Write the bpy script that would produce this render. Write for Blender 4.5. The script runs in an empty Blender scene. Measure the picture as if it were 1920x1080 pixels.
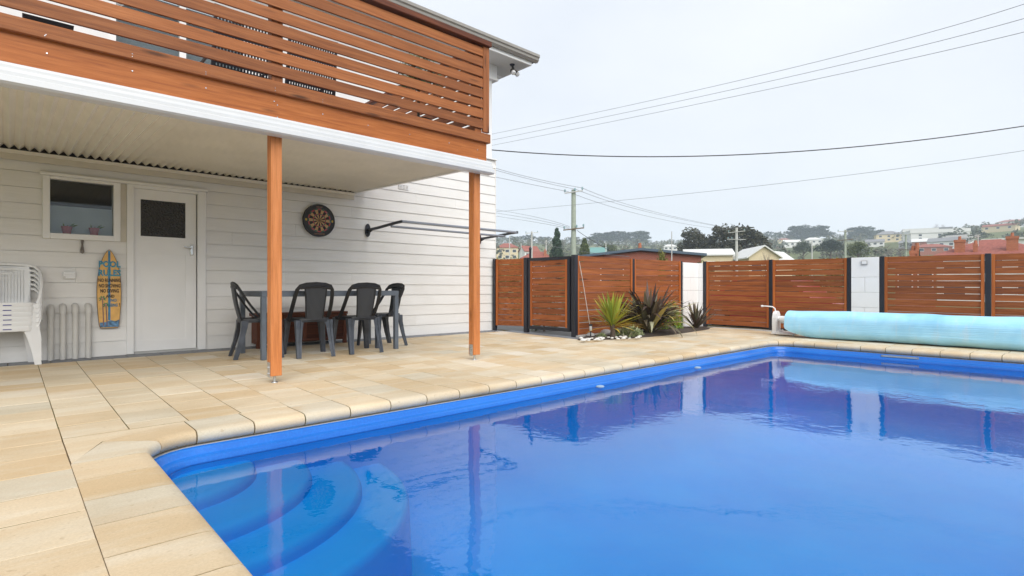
import bpy, math, random
from math import sin, cos, pi, radians, atan, atan2, sqrt
from mathutils import Vector, Matrix, Quaternion
random.seed(7)
SC = bpy.context.scene
COL = SC.collection

# ------------------------------------------------------------------ camera
FPX, CX, CY = 1024.0, 960.0, 541.0            # measured on the 1920 x 1080 photograph
THA = atan((2072.0 - CX) / FPX)               # angle between the view axis and the house wall
EYE = 1.0
cam = bpy.data.objects.new('camera', bpy.data.cameras.new('camera'))
COL.objects.link(cam)
cam.data.sensor_width = 36.0
cam.data.lens = FPX / 1920 * 36.0
cam.data.shift_y = (CY - 540.0) / 1920
cam.data.clip_start = 0.05
cam.data.clip_end = 6000
cam.location = (0, 0, EYE)
cam.rotation_euler = (pi / 2, 0, atan2(sin(THA), cos(THA)) - pi / 2)
SC.camera = cam

# ------------------------------------------------------------------ sky, sun, exposure
SUN_EL, SUN_AZ = radians(40), radians(-112)      # sun veiled by cloud, behind the photographer's shoulder
w = bpy.data.worlds.new('World'); SC.world = w; w.use_nodes = True
nt = w.node_tree; nt.nodes.clear()
sky = nt.nodes.new('ShaderNodeTexSky'); sky.sky_type = 'NISHITA'; sky.sun_disc = False
sky.sun_elevation = SUN_EL; sky.sun_rotation = pi / 2 - SUN_AZ
bg1 = nt.nodes.new('ShaderNodeBackground'); bg1.inputs[1].default_value = 0.06
nt.links.new(sky.outputs[0], bg1.inputs[0])
tc = nt.nodes.new('ShaderNodeTexCoord')
mp = nt.nodes.new('ShaderNodeMapping'); mp.inputs['Scale'].default_value = (1.6, 1.6, 4.0)
nz = nt.nodes.new('ShaderNodeTexNoise'); nz.inputs['Scale'].default_value = 1.3; nz.inputs['Detail'].default_value = 4
nt.links.new(tc.outputs['Generated'], mp.inputs[0]); nt.links.new(mp.outputs[0], nz.inputs[0])
cr = nt.nodes.new('ShaderNodeValToRGB')
cr.color_ramp.elements[0].position = 0.3; cr.color_ramp.elements[0].color = (0.775, 0.815, 0.885, 1)
cr.color_ramp.elements[1].position = 0.72; cr.color_ramp.elements[1].color = (0.90, 0.925, 0.965, 1)
nt.links.new(nz.outputs[0], cr.inputs[0])
bg2 = nt.nodes.new('ShaderNodeBackground'); bg2.inputs[1].default_value = 0.495
nt.links.new(cr.outputs[0], bg2.inputs[0])
mx = nt.nodes.new('ShaderNodeMixShader'); mx.inputs[0].default_value = 0.94
nt.links.new(bg1.outputs[0], mx.inputs[1]); nt.links.new(bg2.outputs[0], mx.inputs[2])
wo = nt.nodes.new('ShaderNodeOutputWorld'); nt.links.new(mx.outputs[0], wo.inputs[0])

sun = bpy.data.objects.new('sun', bpy.data.lights.new('sun', 'SUN')); COL.objects.link(sun)
sun.data.energy = 1.5; sun.data.angle = radians(60); sun.data.color = (1.0, 0.965, 0.91)
sd = Vector((cos(SUN_EL) * cos(SUN_AZ), cos(SUN_EL) * sin(SUN_AZ), sin(SUN_EL)))
sun.rotation_euler = sd.to_track_quat('Z', 'Y').to_euler()

SC.view_settings.view_transform = 'Standard'; SC.view_settings.look = 'None'
SC.view_settings.exposure = 1.26; SC.view_settings.gamma = 1.0
SC.render.engine = 'CYCLES'
SC.cycles.use_denoising = True
SC.cycles.max_bounces = 8; SC.cycles.transparent_max_bounces = 12
SC.cycles.caustics_reflective = False; SC.cycles.caustics_refractive = False
SC.cycles.sample_clamp_indirect = 6; SC.cycles.volume_bounces = 2

# ------------------------------------------------------------------ measuring helpers (photo pixel -> place)
AX = (sin(THA), cos(THA)); BX = (-cos(THA), sin(THA))
def ray(x, y):
    r = (x - CX) / FPX
    return Vector((r * AX[0] + AX[1], r * BX[0] + BX[1], (CY - y) / FPX))
def at(x, y, depth):
    d = ray(x, y) * depth
    return Vector((d.x, d.y, d.z + EYE))
def on_y(x, y, Y):
    d = ray(x, y); d = d * (Y / d.y); return Vector((d.x, d.y, d.z + EYE))
def on_x(x, y, X):
    d = ray(x, y); d = d * (X / d.x); return Vector((d.x, d.y, d.z + EYE))

SL = 0.0165                                     # the paving falls from the house to the pool
def pz(Y):
    return SL * max(Y, 4.36)

# ------------------------------------------------------------------ mesh builder
ORG = {}
class MB:
    def __init__(s): s.v = []; s.f = []; s.m = []
    def add(s, vs, fs, mi=0):
        n = len(s.v); s.v += [tuple(p) for p in vs]
        for f in fs: s.f.append(tuple(i + n for i in f)); s.m.append(mi)
        return s
    def box(s, x0, x1, y0, y1, z0, z1, mi=0):
        return s.add([(x0,y0,z0),(x1,y0,z0),(x1,y1,z0),(x0,y1,z0),(x0,y0,z1),(x1,y0,z1),(x1,y1,z1),(x0,y1,z1)],
                     [(0,3,2,1),(4,5,6,7),(0,1,5,4),(1,2,6,5),(2,3,7,6),(3,0,4,7)], mi)
    def cbox(s, x0, x1, y0, y1, z0, z1, c=.004, mi=0):      # box with chamfered edges
        X = (x0, x1); Y = (y0, y1); Z = (z0, z1); vs = []; idx = {}
        for i in (0, 1):
            for j in (0, 1):
                for k in (0, 1):
                    dx = c if i == 0 else -c; dy = c if j == 0 else -c; dz = c if k == 0 else -c
                    for a, p in (('x', (X[i], Y[j] + dy, Z[k] + dz)), ('y', (X[i] + dx, Y[j], Z[k] + dz)), ('z', (X[i] + dx, Y[j] + dy, Z[k]))):
                        idx[(i, j, k, a)] = len(vs); vs.append(p)
        g = lambda i, j, k, a: idx[(i, j, k, a)]
        fs = []
        for i in (0, 1): fs.append([g(i,0,0,'x'), g(i,1,0,'x'), g(i,1,1,'x'), g(i,0,1,'x')])
        for j in (0, 1): fs.append([g(0,j,0,'y'), g(1,j,0,'y'), g(1,j,1,'y'), g(0,j,1,'y')])
        for k in (0, 1): fs.append([g(0,0,k,'z'), g(1,0,k,'z'), g(1,1,k,'z'), g(0,1,k,'z')])
        for i in (0, 1):
            for j in (0, 1): fs.append([g(i,j,0,'x'), g(i,j,0,'y'), g(i,j,1,'y'), g(i,j,1,'x')])
            for k in (0, 1): fs.append([g(i,0,k,'x'), g(i,0,k,'z'), g(i,1,k,'z'), g(i,1,k,'x')])
        for j in (0, 1):
            for k in (0, 1): fs.append([g(0,j,k,'y'), g(0,j,k,'z'), g(1,j,k,'z'), g(1,j,k,'y')])
        for i in (0, 1):
            for j in (0, 1):
                for k in (0, 1): fs.append([g(i,j,k,'x'), g(i,j,k,'y'), g(i,j,k,'z')])
        cen = Vector(((x0+x1)/2, (y0+y1)/2, (z0+z1)/2)); out = []
        for f in fs:
            p = [Vector(vs[q]) for q in f]; n = (p[1]-p[0]).cross(p[2]-p[0])
            mid = sum(p, Vector()) / len(p)
            out.append(f if n.dot(mid - cen) > 0 else f[::-1])
        return s.add(vs, out, mi)
    def prism(s, poly, axis, a0, a1, mi=0):
        n = len(poly)
        def P(u, v, a): return {'x': (a, u, v), 'y': (u, a, v), 'z': (u, v, a)}[axis]
        vs = [P(u, v, a0) for u, v in poly] + [P(u, v, a1) for u, v in poly]
        area = sum(poly[i][0]*poly[(i+1)%n][1] - poly[(i+1)%n][0]*poly[i][1] for i in range(n))
        flip = (area < 0) != (axis == 'y') != (a1 < a0)
        fs = [tuple(range(n))[::-1], tuple(range(n, 2*n))] + [(i, (i+1)%n, n+(i+1)%n, n+i) for i in range(n)]
        if flip: fs = [f[::-1] for f in fs]
        return s.add(vs, fs, mi)
    def tube(s, pts, r, n=8, mi=0, caps=True, flat=None):
        pts = [Vector(p) for p in pts]; rs = r if isinstance(r, (list, tuple)) else [r] * len(pts)
        T = [(pts[min(i+1, len(pts)-1)] - pts[max(i-1, 0)]).normalized() for i in range(len(pts))]
        up = Vector((0, 0, 1)) if abs(T[0].z) < .9 else Vector((1, 0, 0))
        nrm = (up - T[0] * up.dot(T[0])).normalized(); vs = []
        for i, p in enumerate(pts):
            nrm = (nrm - T[i] * nrm.dot(T[i])).normalized(); b = T[i].cross(nrm)
            for k in range(n):
                a = 2 * pi * (k + .5) / n
                vs.append(p + nrm * (cos(a) * rs[i]) + b * (sin(a) * rs[i] * (flat or 1)))
        fs = [(i*n+k, i*n+(k+1)%n, (i+1)*n+(k+1)%n, (i+1)*n+k) for i in range(len(pts)-1) for k in range(n)]
        if caps: fs += [tuple(range(n))[::-1], tuple(range((len(pts)-1)*n, len(pts)*n))]
        return s.add(vs, fs, mi)
    def lathe(s, prof, c=(0,0,0), n=20, mi=0):
        vs = []; m = len(prof)
        for k in range(n):
            a = 2*pi*k/n
            vs += [(c[0]+r*cos(a), c[1]+r*sin(a), c[2]+z) for r, z in prof]
        fs = [(k*m+i, ((k+1)%n)*m+i, ((k+1)%n)*m+i+1, k*m+i+1) for k in range(n) for i in range(m-1)]
        return s.add(vs, fs, mi)
    def loft(s, rings, closed=True, caps=True, mi=0):
        n = len(rings[0]); vs = [p for r in rings for p in r]
        rng = range(n) if closed else range(n-1)
        fs = [(i*n+k, i*n+(k+1)%n, (i+1)*n+(k+1)%n, (i+1)*n+k) for i in range(len(rings)-1) for k in rng]
        if caps: fs += [tuple(range(n))[::-1], tuple(range((len(rings)-1)*n, len(rings)*n))]
        return s.add(vs, fs, mi)
    def xf(s, M):
        s.v = [tuple(M @ Vector(p)) for p in s.v]; return s
    def mesh(s, name, mats, smooth=False, origin=(0,0,0)):
        me = bpy.data.meshes.new(name)
        me.from_pydata([(p[0]-origin[0], p[1]-origin[1], p[2]-origin[2]) for p in s.v], [], s.f)
        for m in (mats if isinstance(mats, (list, tuple)) else [mats]): me.materials.append(m)
        if any(s.m): me.polygons.foreach_set('material_index', s.m)
        if smooth:
            me.shade_smooth()
            me.set_sharp_from_angle(angle=radians(smooth if smooth is not True else 40))
        me.update()
        return me
    def build(s, name, mats, parent=None, smooth=False, origin=None, kind=None, label=None):
        o_ = ORG[parent.name] if parent is not None else (origin or (0, 0, 0))
        ob = bpy.data.objects.new(name, s.mesh(name, mats, smooth, o_)); COL.objects.link(ob)
        if parent is not None: ob.parent = parent
        else: ob.location = o_
        ORG[ob.name] = o_
        if kind: ob['kind'] = kind
        if label: ob['label'] = label
        return ob
def tag(o, label, cat, group=None):
    o['label'] = label; o['category'] = cat
    if group: o['group'] = group
    return o
def thing(name, label, cat, loc=(0,0,0), group=None):
    o = bpy.data.objects.new(name, None); COL.objects.link(o); o.location = loc
    o.empty_display_size = .1
    ORG[o.name] = tuple(loc); return tag(o, label, cat, group)
def struct(o): o['kind'] = 'structure'; return o
def dup(root, loc, rz, label, group=None):
    r = root.copy(); COL.objects.link(r); r.location = loc; r.rotation_euler = (0, 0, rz); r['label'] = label
    if group: r['group'] = group
    for ch in root.children:
        c = ch.copy(); COL.objects.link(c); c.parent = r
        for g in ch.children:
            d = g.copy(); COL.objects.link(d); d.parent = c
    return r
def piece(name, me, parent, loc, rot=(0,0,0), scale=None):
    o = bpy.data.objects.new(name, me); COL.objects.link(o)
    if parent is not None:
        o.parent = parent; q = ORG[parent.name]; loc = (loc[0]-q[0], loc[1]-q[1], loc[2]-q[2])
    o.location = loc; o.rotation_euler = rot
    if scale: o.scale = scale
    return o

# ------------------------------------------------------------------ materials
def N(nt, t, **kw):
    n = nt.nodes.new('ShaderNode' + t)
    for k, v in kw.items():
        if k in n.inputs: n.inputs[k].default_value = v
        else: setattr(n, k, v)
    return n
def base(name, col, rough=.6, spec=.5, metal=0.):
    m = bpy.data.materials.new(name); m.use_nodes = True
    b = m.node_tree.nodes['Principled BSDF']
    b.inputs['Base Color'].default_value = (*col, 1); b.inputs['Roughness'].default_value = rough
    b.inputs['Specular IOR Level'].default_value = spec; b.inputs['Metallic'].default_value = metal
    return m, m.node_tree, b
def coords(nt, scale, rnd=0., kind='Object'):
    tc = N(nt, 'TexCoord'); mp = N(nt, 'Mapping'); mp.inputs['Scale'].default_value = scale
    nt.links.new(tc.outputs[kind], mp.inputs[0])
    if rnd:
        oi = N(nt, 'ObjectInfo'); mu = N(nt, 'Math', operation='MULTIPLY'); mu.inputs[1].default_value = rnd
        nt.links.new(oi.outputs['Random'], mu.inputs[0]); nt.links.new(mu.outputs[0], mp.inputs['Location'])
    return mp
def ramp(nt, fac, stops):
    r = N(nt, 'ValToRGB'); e = r.color_ramp.elements
    while len(e) < len(stops): e.new(.5)
    for i, (p, c) in enumerate(stops): e[i].position = p; e[i].color = (*c, 1)
    nt.links.new(fac, r.inputs[0]); return r.outputs[0]
def mixc(nt, fac, a, b, mode='MIX'):
    m = N(nt, 'Mix', data_type='RGBA', blend_type=mode)
    for i, q in ((0, fac), (6, a), (7, b)):
        if isinstance(q, (int, float)): m.inputs[i].default_value = q
        elif isinstance(q, tuple): m.inputs[i].default_value = (*q, 1)
        else: nt.links.new(q, m.inputs[i])
    return m.outputs[2]
def bump(nt, b, h, strength=.3, dist=.01):
    bp = N(nt, 'Bump', Strength=strength, Distance=dist)
    nt.links.new(h, bp.inputs['Height']); nt.links.new(bp.outputs[0], b.inputs['Normal'])
def noise(nt, vec, scale, detail=4., rough=.55, dim='3D'):
    n = N(nt, 'TexNoise', Scale=scale, Detail=detail, Roughness=rough); nt.links.new(vec, n.inputs['Vector']); return n.outputs[0]
def plain(name, col, rough=.6, var=.12, scale=6., spec=.5, metal=0., bmp=0., rnd=3.):
    m, nt, b = base(name, col, rough, spec, metal)
    v = coords(nt, (1, 1, 1), rnd)
    f = noise(nt, v.outputs[0], scale, 5)
    lo = tuple(c * (1 - var) for c in col); hi = tuple(min(1, c * (1 + var)) for c in col)
    nt.links.new(ramp(nt, f, [(.3, lo), (.7, hi)]), b.inputs['Base Color'])
    if bmp: bump(nt, b, noise(nt, v.outputs[0], scale * 8, 3), bmp, .004)
    return m
def wood(name, dark, mid, light, axis, rough=.55, knots=True):
    m, nt, b = base(name, mid, rough, .35)
    s = {'x': (.8, 17, 17), 'y': (17, .8, 17), 'z': (17, 17, .8)}[axis]
    v = coords(nt, s, 37.)
    g = noise(nt, v.outputs[0], 2.2, 9, .68)
    c = ramp(nt, g, [(.33, dark), (.5, mid), (.66, light)])
    v2 = coords(nt, tuple(q * .14 for q in s), 21.)
    c = mixc(nt, ramp(nt, noise(nt, v2.outputs[0], 3., 3), [(.35, (.16, .16, .16)), (.65, (0, 0, 0))]), c, dark)
    oi = N(nt, 'ObjectInfo')
    c = mixc(nt, 1., c, ramp(nt, oi.outputs['Random'], [(0., (.74, .72, .74)), (.5, (.98, .96, .95)), (1., (1.16, 1.14, 1.12))]), 'MULTIPLY')
    if knots:
        s3 = {'x': (.9, 5, 5), 'y': (5, .9, 5), 'z': (5, 5, .9)}[axis]
        v3 = coords(nt, s3, 53.)
        vo = N(nt, 'TexVoronoi', Scale=1.25); nt.links.new(v3.outputs[0], vo.inputs['Vector'])
        k = ramp(nt, vo.outputs['Distance'], [(.045, (.95, .95, .95)), (.14, (0, 0, 0))])
        c = mixc(nt, k, c, tuple(q * .38 for q in dark))
    nt.links.new(c, b.inputs['Base Color'])
    bump(nt, b, g, .25, .004)
    return m

M = {}
def woods(key, dark, mid, light, rough=.55):
    for a in 'xyz': M[key + a] = wood(key + '_' + a, dark, mid, light, a, rough)
woods('slat', (.21, .066, .018), (.31, .104, .030), (.39, .145, .047))
woods('fascia', (.30, .082, .017), (.45, .140, .030), (.55, .19, .05), .5)
woods('fence', (.18, .052, .014), (.29, .088, .024), (.38, .125, .037))
woods('post', (.40, .135, .038), (.56, .205, .064), (.66, .265, .095), .5)
woods('chest', (.07, .018, .008), (.13, .036, .014), (.19, .055, .020))
M['batten'] = wood('batten', (.30, .075, .014), (.42, .12, .025), (.5, .16, .035), 'z', knots=False)

def paint_boards():
    m, nt, b = base('weatherboard_paint', (.69, .68, .65), .5, .4)
    v = coords(nt, (.5, 4, 7), 11.); g = noise(nt, v.outputs[0], 3., 6, .6)
    v2 = coords(nt, (1, 1, 1), 5.); g2 = noise(nt, v2.outputs[0], 1.4, 5)
    c = ramp(nt, g2, [(.3, (.755, .745, .725)), (.7, (.815, .81, .80))])
    c = mixc(nt, ramp(nt, g, [(.3, (.22, .22, .22)), (.5, (0, 0, 0))]), c, (.66, .64, .60))
    nt.links.new(c, b.inputs['Base Color']); bump(nt, b, g, .35, .006); return m
M['board'] = paint_boards()
M['white'] = plain('white_paint', (.83, .83, .83), .4, .025, 4.)
M['trim'] = plain('white_gutter_enamel', (.60, .61, .62), .4, .03, 4.)
M['block'] = plain('white_block_paint', (.86, .86, .86), .5, .02, 4.)
M['upper'] = plain('upper_wall_paint', (.78, .78, .78), .5, .03, 3.)
M['cream'] = plain('cream_corrugated_steel', (.80, .765, .69), .35, .05, 3.)
M['ledger'] = plain('beige_ledger_paint', (.62, .58, .50), .5, .06)
M['grey_gutter'] = plain('grey_gutter_paint', (.30, .285, .26), .4, .06)
M['roof'] = plain('roof_sheet', (.22, .22, .23), .5, .1)
M['black'] = plain('black_powder_coat', (.014, .016, .024), .42, .15)
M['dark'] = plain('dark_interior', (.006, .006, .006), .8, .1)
M['steel'] = plain('galvanised_steel', (.52, .53, .54), .38, .15, 30., metal=.8)
M['chrome'] = plain('brushed_chrome', (.66, .66, .67), .22, .05, metal=.95)
M['alu'] = plain('clothesline_tube', (.28, .30, .35), .35, .05, metal=.3)
M['whiteplastic'] = plain('white_plastic', (.80, .805, .81), .32, .03)
M['offplastic'] = plain('beige_pipe_paint', (.60, .59, .565), .45, .05)
M['slate'] = plain('slate_grey_tile', (.17, .18, .20), .5, .2, 14., bmp=.2)
M['concrete'] = plain('pale_concrete', (.46, .46, .45), .75, .12, 2.5, bmp=.2)
M['soil'] = plain('garden_soil', (.06, .045, .035), .9, .4, 20., bmp=.6)
M['pebble'] = plain('white_pebble', (.68, .67, .64), .6, .12, 12.)
M['charcoal'] = plain('charcoal_plastic', (.014, .015, .018), .42, .25, 9., spec=.35, bmp=.15)
M['charleg'] = plain('weathered_charcoal_plastic', (.046, .055, .072), .34, .45, 6.)
M['tablegrey'] = plain('grey_table_frame', (.105, .125, .155), .38, .12)
M['tabletop'] = plain('table_glass_top', (.10, .12, .14), .15, .1)
M['label_blue'] = plain('blue_sticker', (.03, .03, .25), .4, .1)
M['rubber'] = plain('black_rubber', (.012, .012, .013), .6, .2)
M['terracotta'] = plain('red_pot_glaze', (.62, .07, .09), .4, .1)
M['grey_wire'] = plain('overhead_cable', (.16, .165, .18), .6, .05)
M['black_wire'] = plain('black_overhead_cable', (.03, .03, .035), .6, .1)

def weave_mat():
    m, nt, b = base('woven_plastic', (.04, .044, .052), .38)
    v = coords(nt, (1, 1, 1))
    w1 = N(nt, 'TexWave', Scale=26., wave_type='BANDS', bands_direction='Z'); nt.links.new(v.outputs[0], w1.inputs[0])
    w2 = N(nt, 'TexWave', Scale=22., wave_type='BANDS', bands_direction='X'); nt.links.new(v.outputs[0], w2.inputs[0])
    a = N(nt, 'Math', operation='MULTIPLY'); nt.links.new(w1.outputs[1], a.inputs[0]); nt.links.new(w2.outputs[1], a.inputs[1])
    nt.links.new(ramp(nt, a.outputs[0], [(.05, (.008, .009, .011)), (.5, (.070, .080, .098))]), b.inputs['Base Color'])
    bump(nt, b, a.outputs[0], .8, .006); return m
M['weave'] = weave_mat()

def sandstone(name, island=False):
    m, nt, b = base(name, (.66, .50, .31), .72, .25)
    if island: rnd = N(nt, 'NewGeometry').outputs['Random Per Island']
    else: rnd = N(nt, 'ObjectInfo').outputs['Random']
    geo = N(nt, 'NewGeometry'); mp = N(nt, 'Mapping'); mp.inputs['Scale'].default_value = (.8, 3.4, 2.)
    nt.links.new(geo.outputs['Position'], mp.inputs[0])
    mu = N(nt, 'Math', operation='MULTIPLY'); mu.inputs[1].default_value = 91.; nt.links.new(rnd, mu.inputs[0])
    nt.links.new(mu.outputs[0], mp.inputs['Location'])
    band = noise(nt, mp.outputs[0], 1.5, 5, .58)
    tint = ramp(nt, rnd, [(0., (.66, .50, .30)), (.16, (.76, .63, .44)), (.32, (.66, .60, .47)), (.48, (.74, .58, .37)), (.64, (.80, .70, .53)), (.8, (.68, .52, .32)), (.9, (.76, .66, .49)), (1., (.86, .80, .69))])
    c = mixc(nt, ramp(nt, band, [(.45, (0, 0, 0)), (.8, (.55, .55, .55))]), tint, (.66, .47, .27))
    c = mixc(nt, ramp(nt, band, [(.2, (.7, .7, .7)), (.5, (0, 0, 0))]), c, (.82, .75, .62))
    mp2 = N(nt, 'Mapping'); nt.links.new(geo.outputs['Position'], mp2.inputs[0])
    gr = noise(nt, mp2.outputs[0], 95., 3, .7)
    c = mixc(nt, 1., c, ramp(nt, gr, [(.3, (.90, .89, .87)), (.7, (1.06, 1.06, 1.06))]), 'MULTIPLY')
    big = noise(nt, mp2.outputs[0], .8, 4)
    c = mixc(nt, 1., c, ramp(nt, big, [(.3, (.75, .74, .72)), (.6, (.89, .89, .90))]), 'MULTIPLY')
    stn = noise(nt, mp2.outputs[0], 1.7, 6, .7)
    c = mixc(nt, ramp(nt, stn, [(.58, (0, 0, 0)), (.74, (.42, .42, .42))]), c, (.50, .31, .13))
    spk = noise(nt, mp2.outputs[0], 31., 2, .5)
    c = mixc(nt, ramp(nt, spk, [(.68, (0, 0, 0)), (.76, (.45, .45, .45))]), c, (.33, .23, .13))
    nt.links.new(c, b.inputs['Base Color'])
    ro = N(nt, 'MapRange'); ro.inputs[3].default_value = .55; ro.inputs[4].default_value = .85
    nt.links.new(gr, ro.inputs[0]); nt.links.new(ro.outputs[0], b.inputs['Roughness'])
    bump(nt, b, gr, .25, .003); return m
M['paver'] = sandstone('sandstone_paver'); M['paver_far'] = sandstone('sandstone_paver_mass', True)
def grout():
    m, nt, b = base('mossy_joint_sand', (.22, .17, .09), .9, .1)
    geo = N(nt, 'NewGeometry'); f = noise(nt, geo.outputs['Position'], 1.6, 5)
    nt.links.new(ramp(nt, f, [(.4, (.16, .115, .06)), (.58, (.10, .085, .03)), (.72, (.06, .07, .018)), (.85, (.04, .04, .02))]), b.inputs['Base Color']); return m
M['grout'] = grout()

def pool_shell(name='blue_pool_gelcoat', lo=(.001, .30, .88), hi=(.002, .35, .92), spec=.05):
    m, nt, b = base(name, lo, .16, spec)
    v = coords(nt, (1, 1, 1)); f = noise(nt, v.outputs[0], 1.2, 5); g = noise(nt, v.outputs[0], 60., 2)
    c = ramp(nt, f, [(.3, lo), (.7, hi)])
    c = mixc(nt, ramp(nt, g, [(.45, (0, 0, 0)), (.8, (.18, .18, .18))]), c, (.02, .32, .88))
    nt.links.new(c, b.inputs['Base Color'])
    r = N(nt, 'MapRange'); r.inputs[3].default_value = .12; r.inputs[4].default_value = .32
    nt.links.new(f, r.inputs[0]); nt.links.new(r.outputs[0], b.inputs['Roughness']); return m
M['shell'] = pool_shell(); M['rim'] = pool_shell('blue_rim_gelcoat', (.008, .125, .50), (.014, .165, .60), .5)  # one gelcoat; the underwater copy is lightened to stand in for scatter in water
def water_mat():
    m = bpy.data.materials.new('pool_water'); m.use_nodes = True; nt = m.node_tree; nt.nodes.clear()
    geo = N(nt, 'NewGeometry'); mp = N(nt, 'Mapping'); mp.inputs['Scale'].default_value = (1., 1.0, 1.)
    nt.links.new(geo.outputs['Position'], mp.inputs[0])
    big = noise(nt, mp.outputs[0], 1.6, 2, .4)
    fine = noise(nt, mp.outputs[0], 15., 2, .5)
    patch = ramp(nt, noise(nt, mp.outputs[0], .55, 3), [(.40, (.30, .30, .30)), (.66, (1, 1, 1))])
    mm = N(nt, 'Math', operation='MULTIPLY'); nt.links.new(fine, mm.inputs[0]); nt.links.new(patch, mm.inputs[1])
    m2 = N(nt, 'Math', operation='MULTIPLY'); m2.inputs[1].default_value = .26; nt.links.new(mm.outputs[0], m2.inputs[0])
    ad = N(nt, 'Math', operation='ADD'); nt.links.new(big, ad.inputs[0]); nt.links.new(m2.outputs[0], ad.inputs[1])
    bp = N(nt, 'Bump', Strength=1., Distance=.0052); nt.links.new(ad.outputs[0], bp.inputs['Height'])
    fr = N(nt, 'Fresnel', IOR=1.38); nt.links.new(bp.outputs[0], fr.inputs['Normal'])
    tr = N(nt, 'BsdfTransparent'); tr.inputs[0].default_value = (.80, .99, 1., 1)
    gl = N(nt, 'BsdfGlossy', Roughness=.0); gl.inputs[0].default_value = (1, 1, 1, 1); nt.links.new(bp.outputs[0], gl.inputs['Normal'])
    mx = N(nt, 'MixShader'); nt.links.new(fr.outputs[0], mx.inputs[0]); nt.links.new(tr.outputs[0], mx.inputs[1]); nt.links.new(gl.outputs[0], mx.inputs[2])
    o = N(nt, 'OutputMaterial'); nt.links.new(mx.outputs[0], o.inputs[0])
    return m
M['water'] = water_mat()
def glass_mat(name, tint, ior=1.45, rough=.0):
    m = bpy.data.materials.new(name); m.use_nodes = True; nt = m.node_tree; nt.nodes.clear()
    fr = N(nt, 'Fresnel', IOR=ior); tr = N(nt, 'BsdfTransparent'); tr.inputs[0].default_value = (*tint, 1)
    gl = N(nt, 'BsdfGlossy', Roughness=rough); mx = N(nt, 'MixShader')
    nt.links.new(fr.outputs[0], mx.inputs[0]); nt.links.new(tr.outputs[0], mx.inputs[1]); nt.links.new(gl.outputs[0], mx.inputs[2])
    o = N(nt, 'OutputMaterial'); nt.links.new(mx.outputs[0], o.inputs[0]); return m
M['glass'] = glass_mat('window_glass', (.85, .88, .88), 1.5)
def film_mat():
    m = bpy.data.materials.new('frosted_window_film'); m.use_nodes = True; nt = m.node_tree; nt.nodes.clear()
    d = N(nt, 'BsdfDiffuse'); v = coords(nt, (1, 1, 1)); f = noise(nt, v.outputs[0], 5., 5)
    nt.links.new(ramp(nt, f, [(.3, (.68, .76, .86)), (.7, (.78, .85, .92))]), d.inputs[0])
    tr = N(nt, 'BsdfTransparent'); mx = N(nt, 'MixShader'); mx.inputs[0].default_value = .04
    nt.links.new(d.outputs[0], mx.inputs[1]); nt.links.new(tr.outputs[0], mx.inputs[2])
    o = N(nt, 'OutputMaterial'); nt.links.new(mx.outputs[0], o.inputs[0]); return m
M['film'] = film_mat()
def door_glass():
    m, nt, b = base('dimpled_dark_glass', (.012, .012, .012), .12, .6)
    v = coords(nt, (1, 1, 1.8)); vo = N(nt, 'TexVoronoi', Scale=38.); nt.links.new(v.outputs[0], vo.inputs['Vector'])
    bump(nt, b, vo.outputs['Distance'], .9, .012); return m
M['doorglass'] = door_glass()
def cover_mat():
    m, nt, b = base('pool_blanket', (.17, .52, .74), .5, .3)
    v = coords(nt, (1, 1, 1)); f = noise(nt, v.outputs[0], 1.5, 5, .6)
    v2 = coords(nt, (3, .6, 22)); g = noise(nt, v2.outputs[0], 2., 4, .7)
    c = ramp(nt, f, [(.3, (.31, .66, .90)), (.7, (.41, .76, .95))])
    c = mixc(nt, ramp(nt, g, [(.4, (0, 0, 0)), (.75, (.35, .35, .35))]), c, (.50, .76, .90))
    v3 = coords(nt, (2, 9, 2)); st = noise(nt, v3.outputs[0], 1.2, 3)
    c = mixc(nt, ramp(nt, st, [(.55, (0, 0, 0)), (.72, (.30, .30, .30))]), c, (.62, .68, .74))
    v4 = coords(nt, (1, 1.3, 1)); dk = noise(nt, v4.outputs[0], 1.1, 3)
    c = mixc(nt, ramp(nt, dk, [(.5, (0, 0, 0)), (.68, (.45, .45, .45))]), c, (.13, .42, .68))
    nt.links.new(c, b.inputs['Base Color']); bump(nt, b, g, .7, .012); return m
M['cover'] = cover_mat()
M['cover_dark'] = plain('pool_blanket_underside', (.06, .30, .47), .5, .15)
def leafmat(name, cols, spread=True, rough=.5):
    m, nt, b = base(name, cols[0], rough, .3)
    rnd = N(nt, 'NewGeometry').outputs['Random Per Island'] if spread else N(nt, 'ObjectInfo').outputs['Random']
    k = len(cols) - 1
    nt.links.new(ramp(nt, rnd, [(i / k, c) for i, c in enumerate(cols)]), b.inputs['Base Color'])
    return m
M['leaf_dark'] = leafmat('evergreen_leaves', [(.030, .050, .028), (.045, .068, .034), (.060, .085, .045), (.035, .055, .035)])
M['leaf_blue'] = leafmat('distant_pine_needles', [(.018, .036, .030), (.026, .046, .036), (.036, .058, .042)])
M['leaf_olive'] = leafmat('olive_gum_leaves', [(.045, .052, .026), (.065, .065, .036), (.085, .075, .046), (.040, .050, .026), (.075, .060, .040)])
M['leaf_yellow'] = leafmat('yellow_green_leaves', [(.11, .12, .02), (.17, .17, .03), (.22, .20, .045), (.08, .10, .02)])
M['leaf_mid'] = leafmat('garden_tree_leaves', [(.065, .095, .030), (.090, .120, .040), (.12, .14, .05), (.055, .08, .03)])
M['leaf_conifer'] = leafmat('conifer_needles', [(.022, .050, .028), (.034, .066, .036), (.046, .084, .044)])
M['twig'] = plain('bare_twigs', (.16, .125, .115), .8, .2)
M['bark'] = plain('tree_bark', (.10, .075, .055), .9, .3, 10.)
M['leaf_bright'] = leafmat('bright_shrub_leaves', [(.10, .20, .012), (.16, .27, .02), (.22, .32, .03)])
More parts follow.
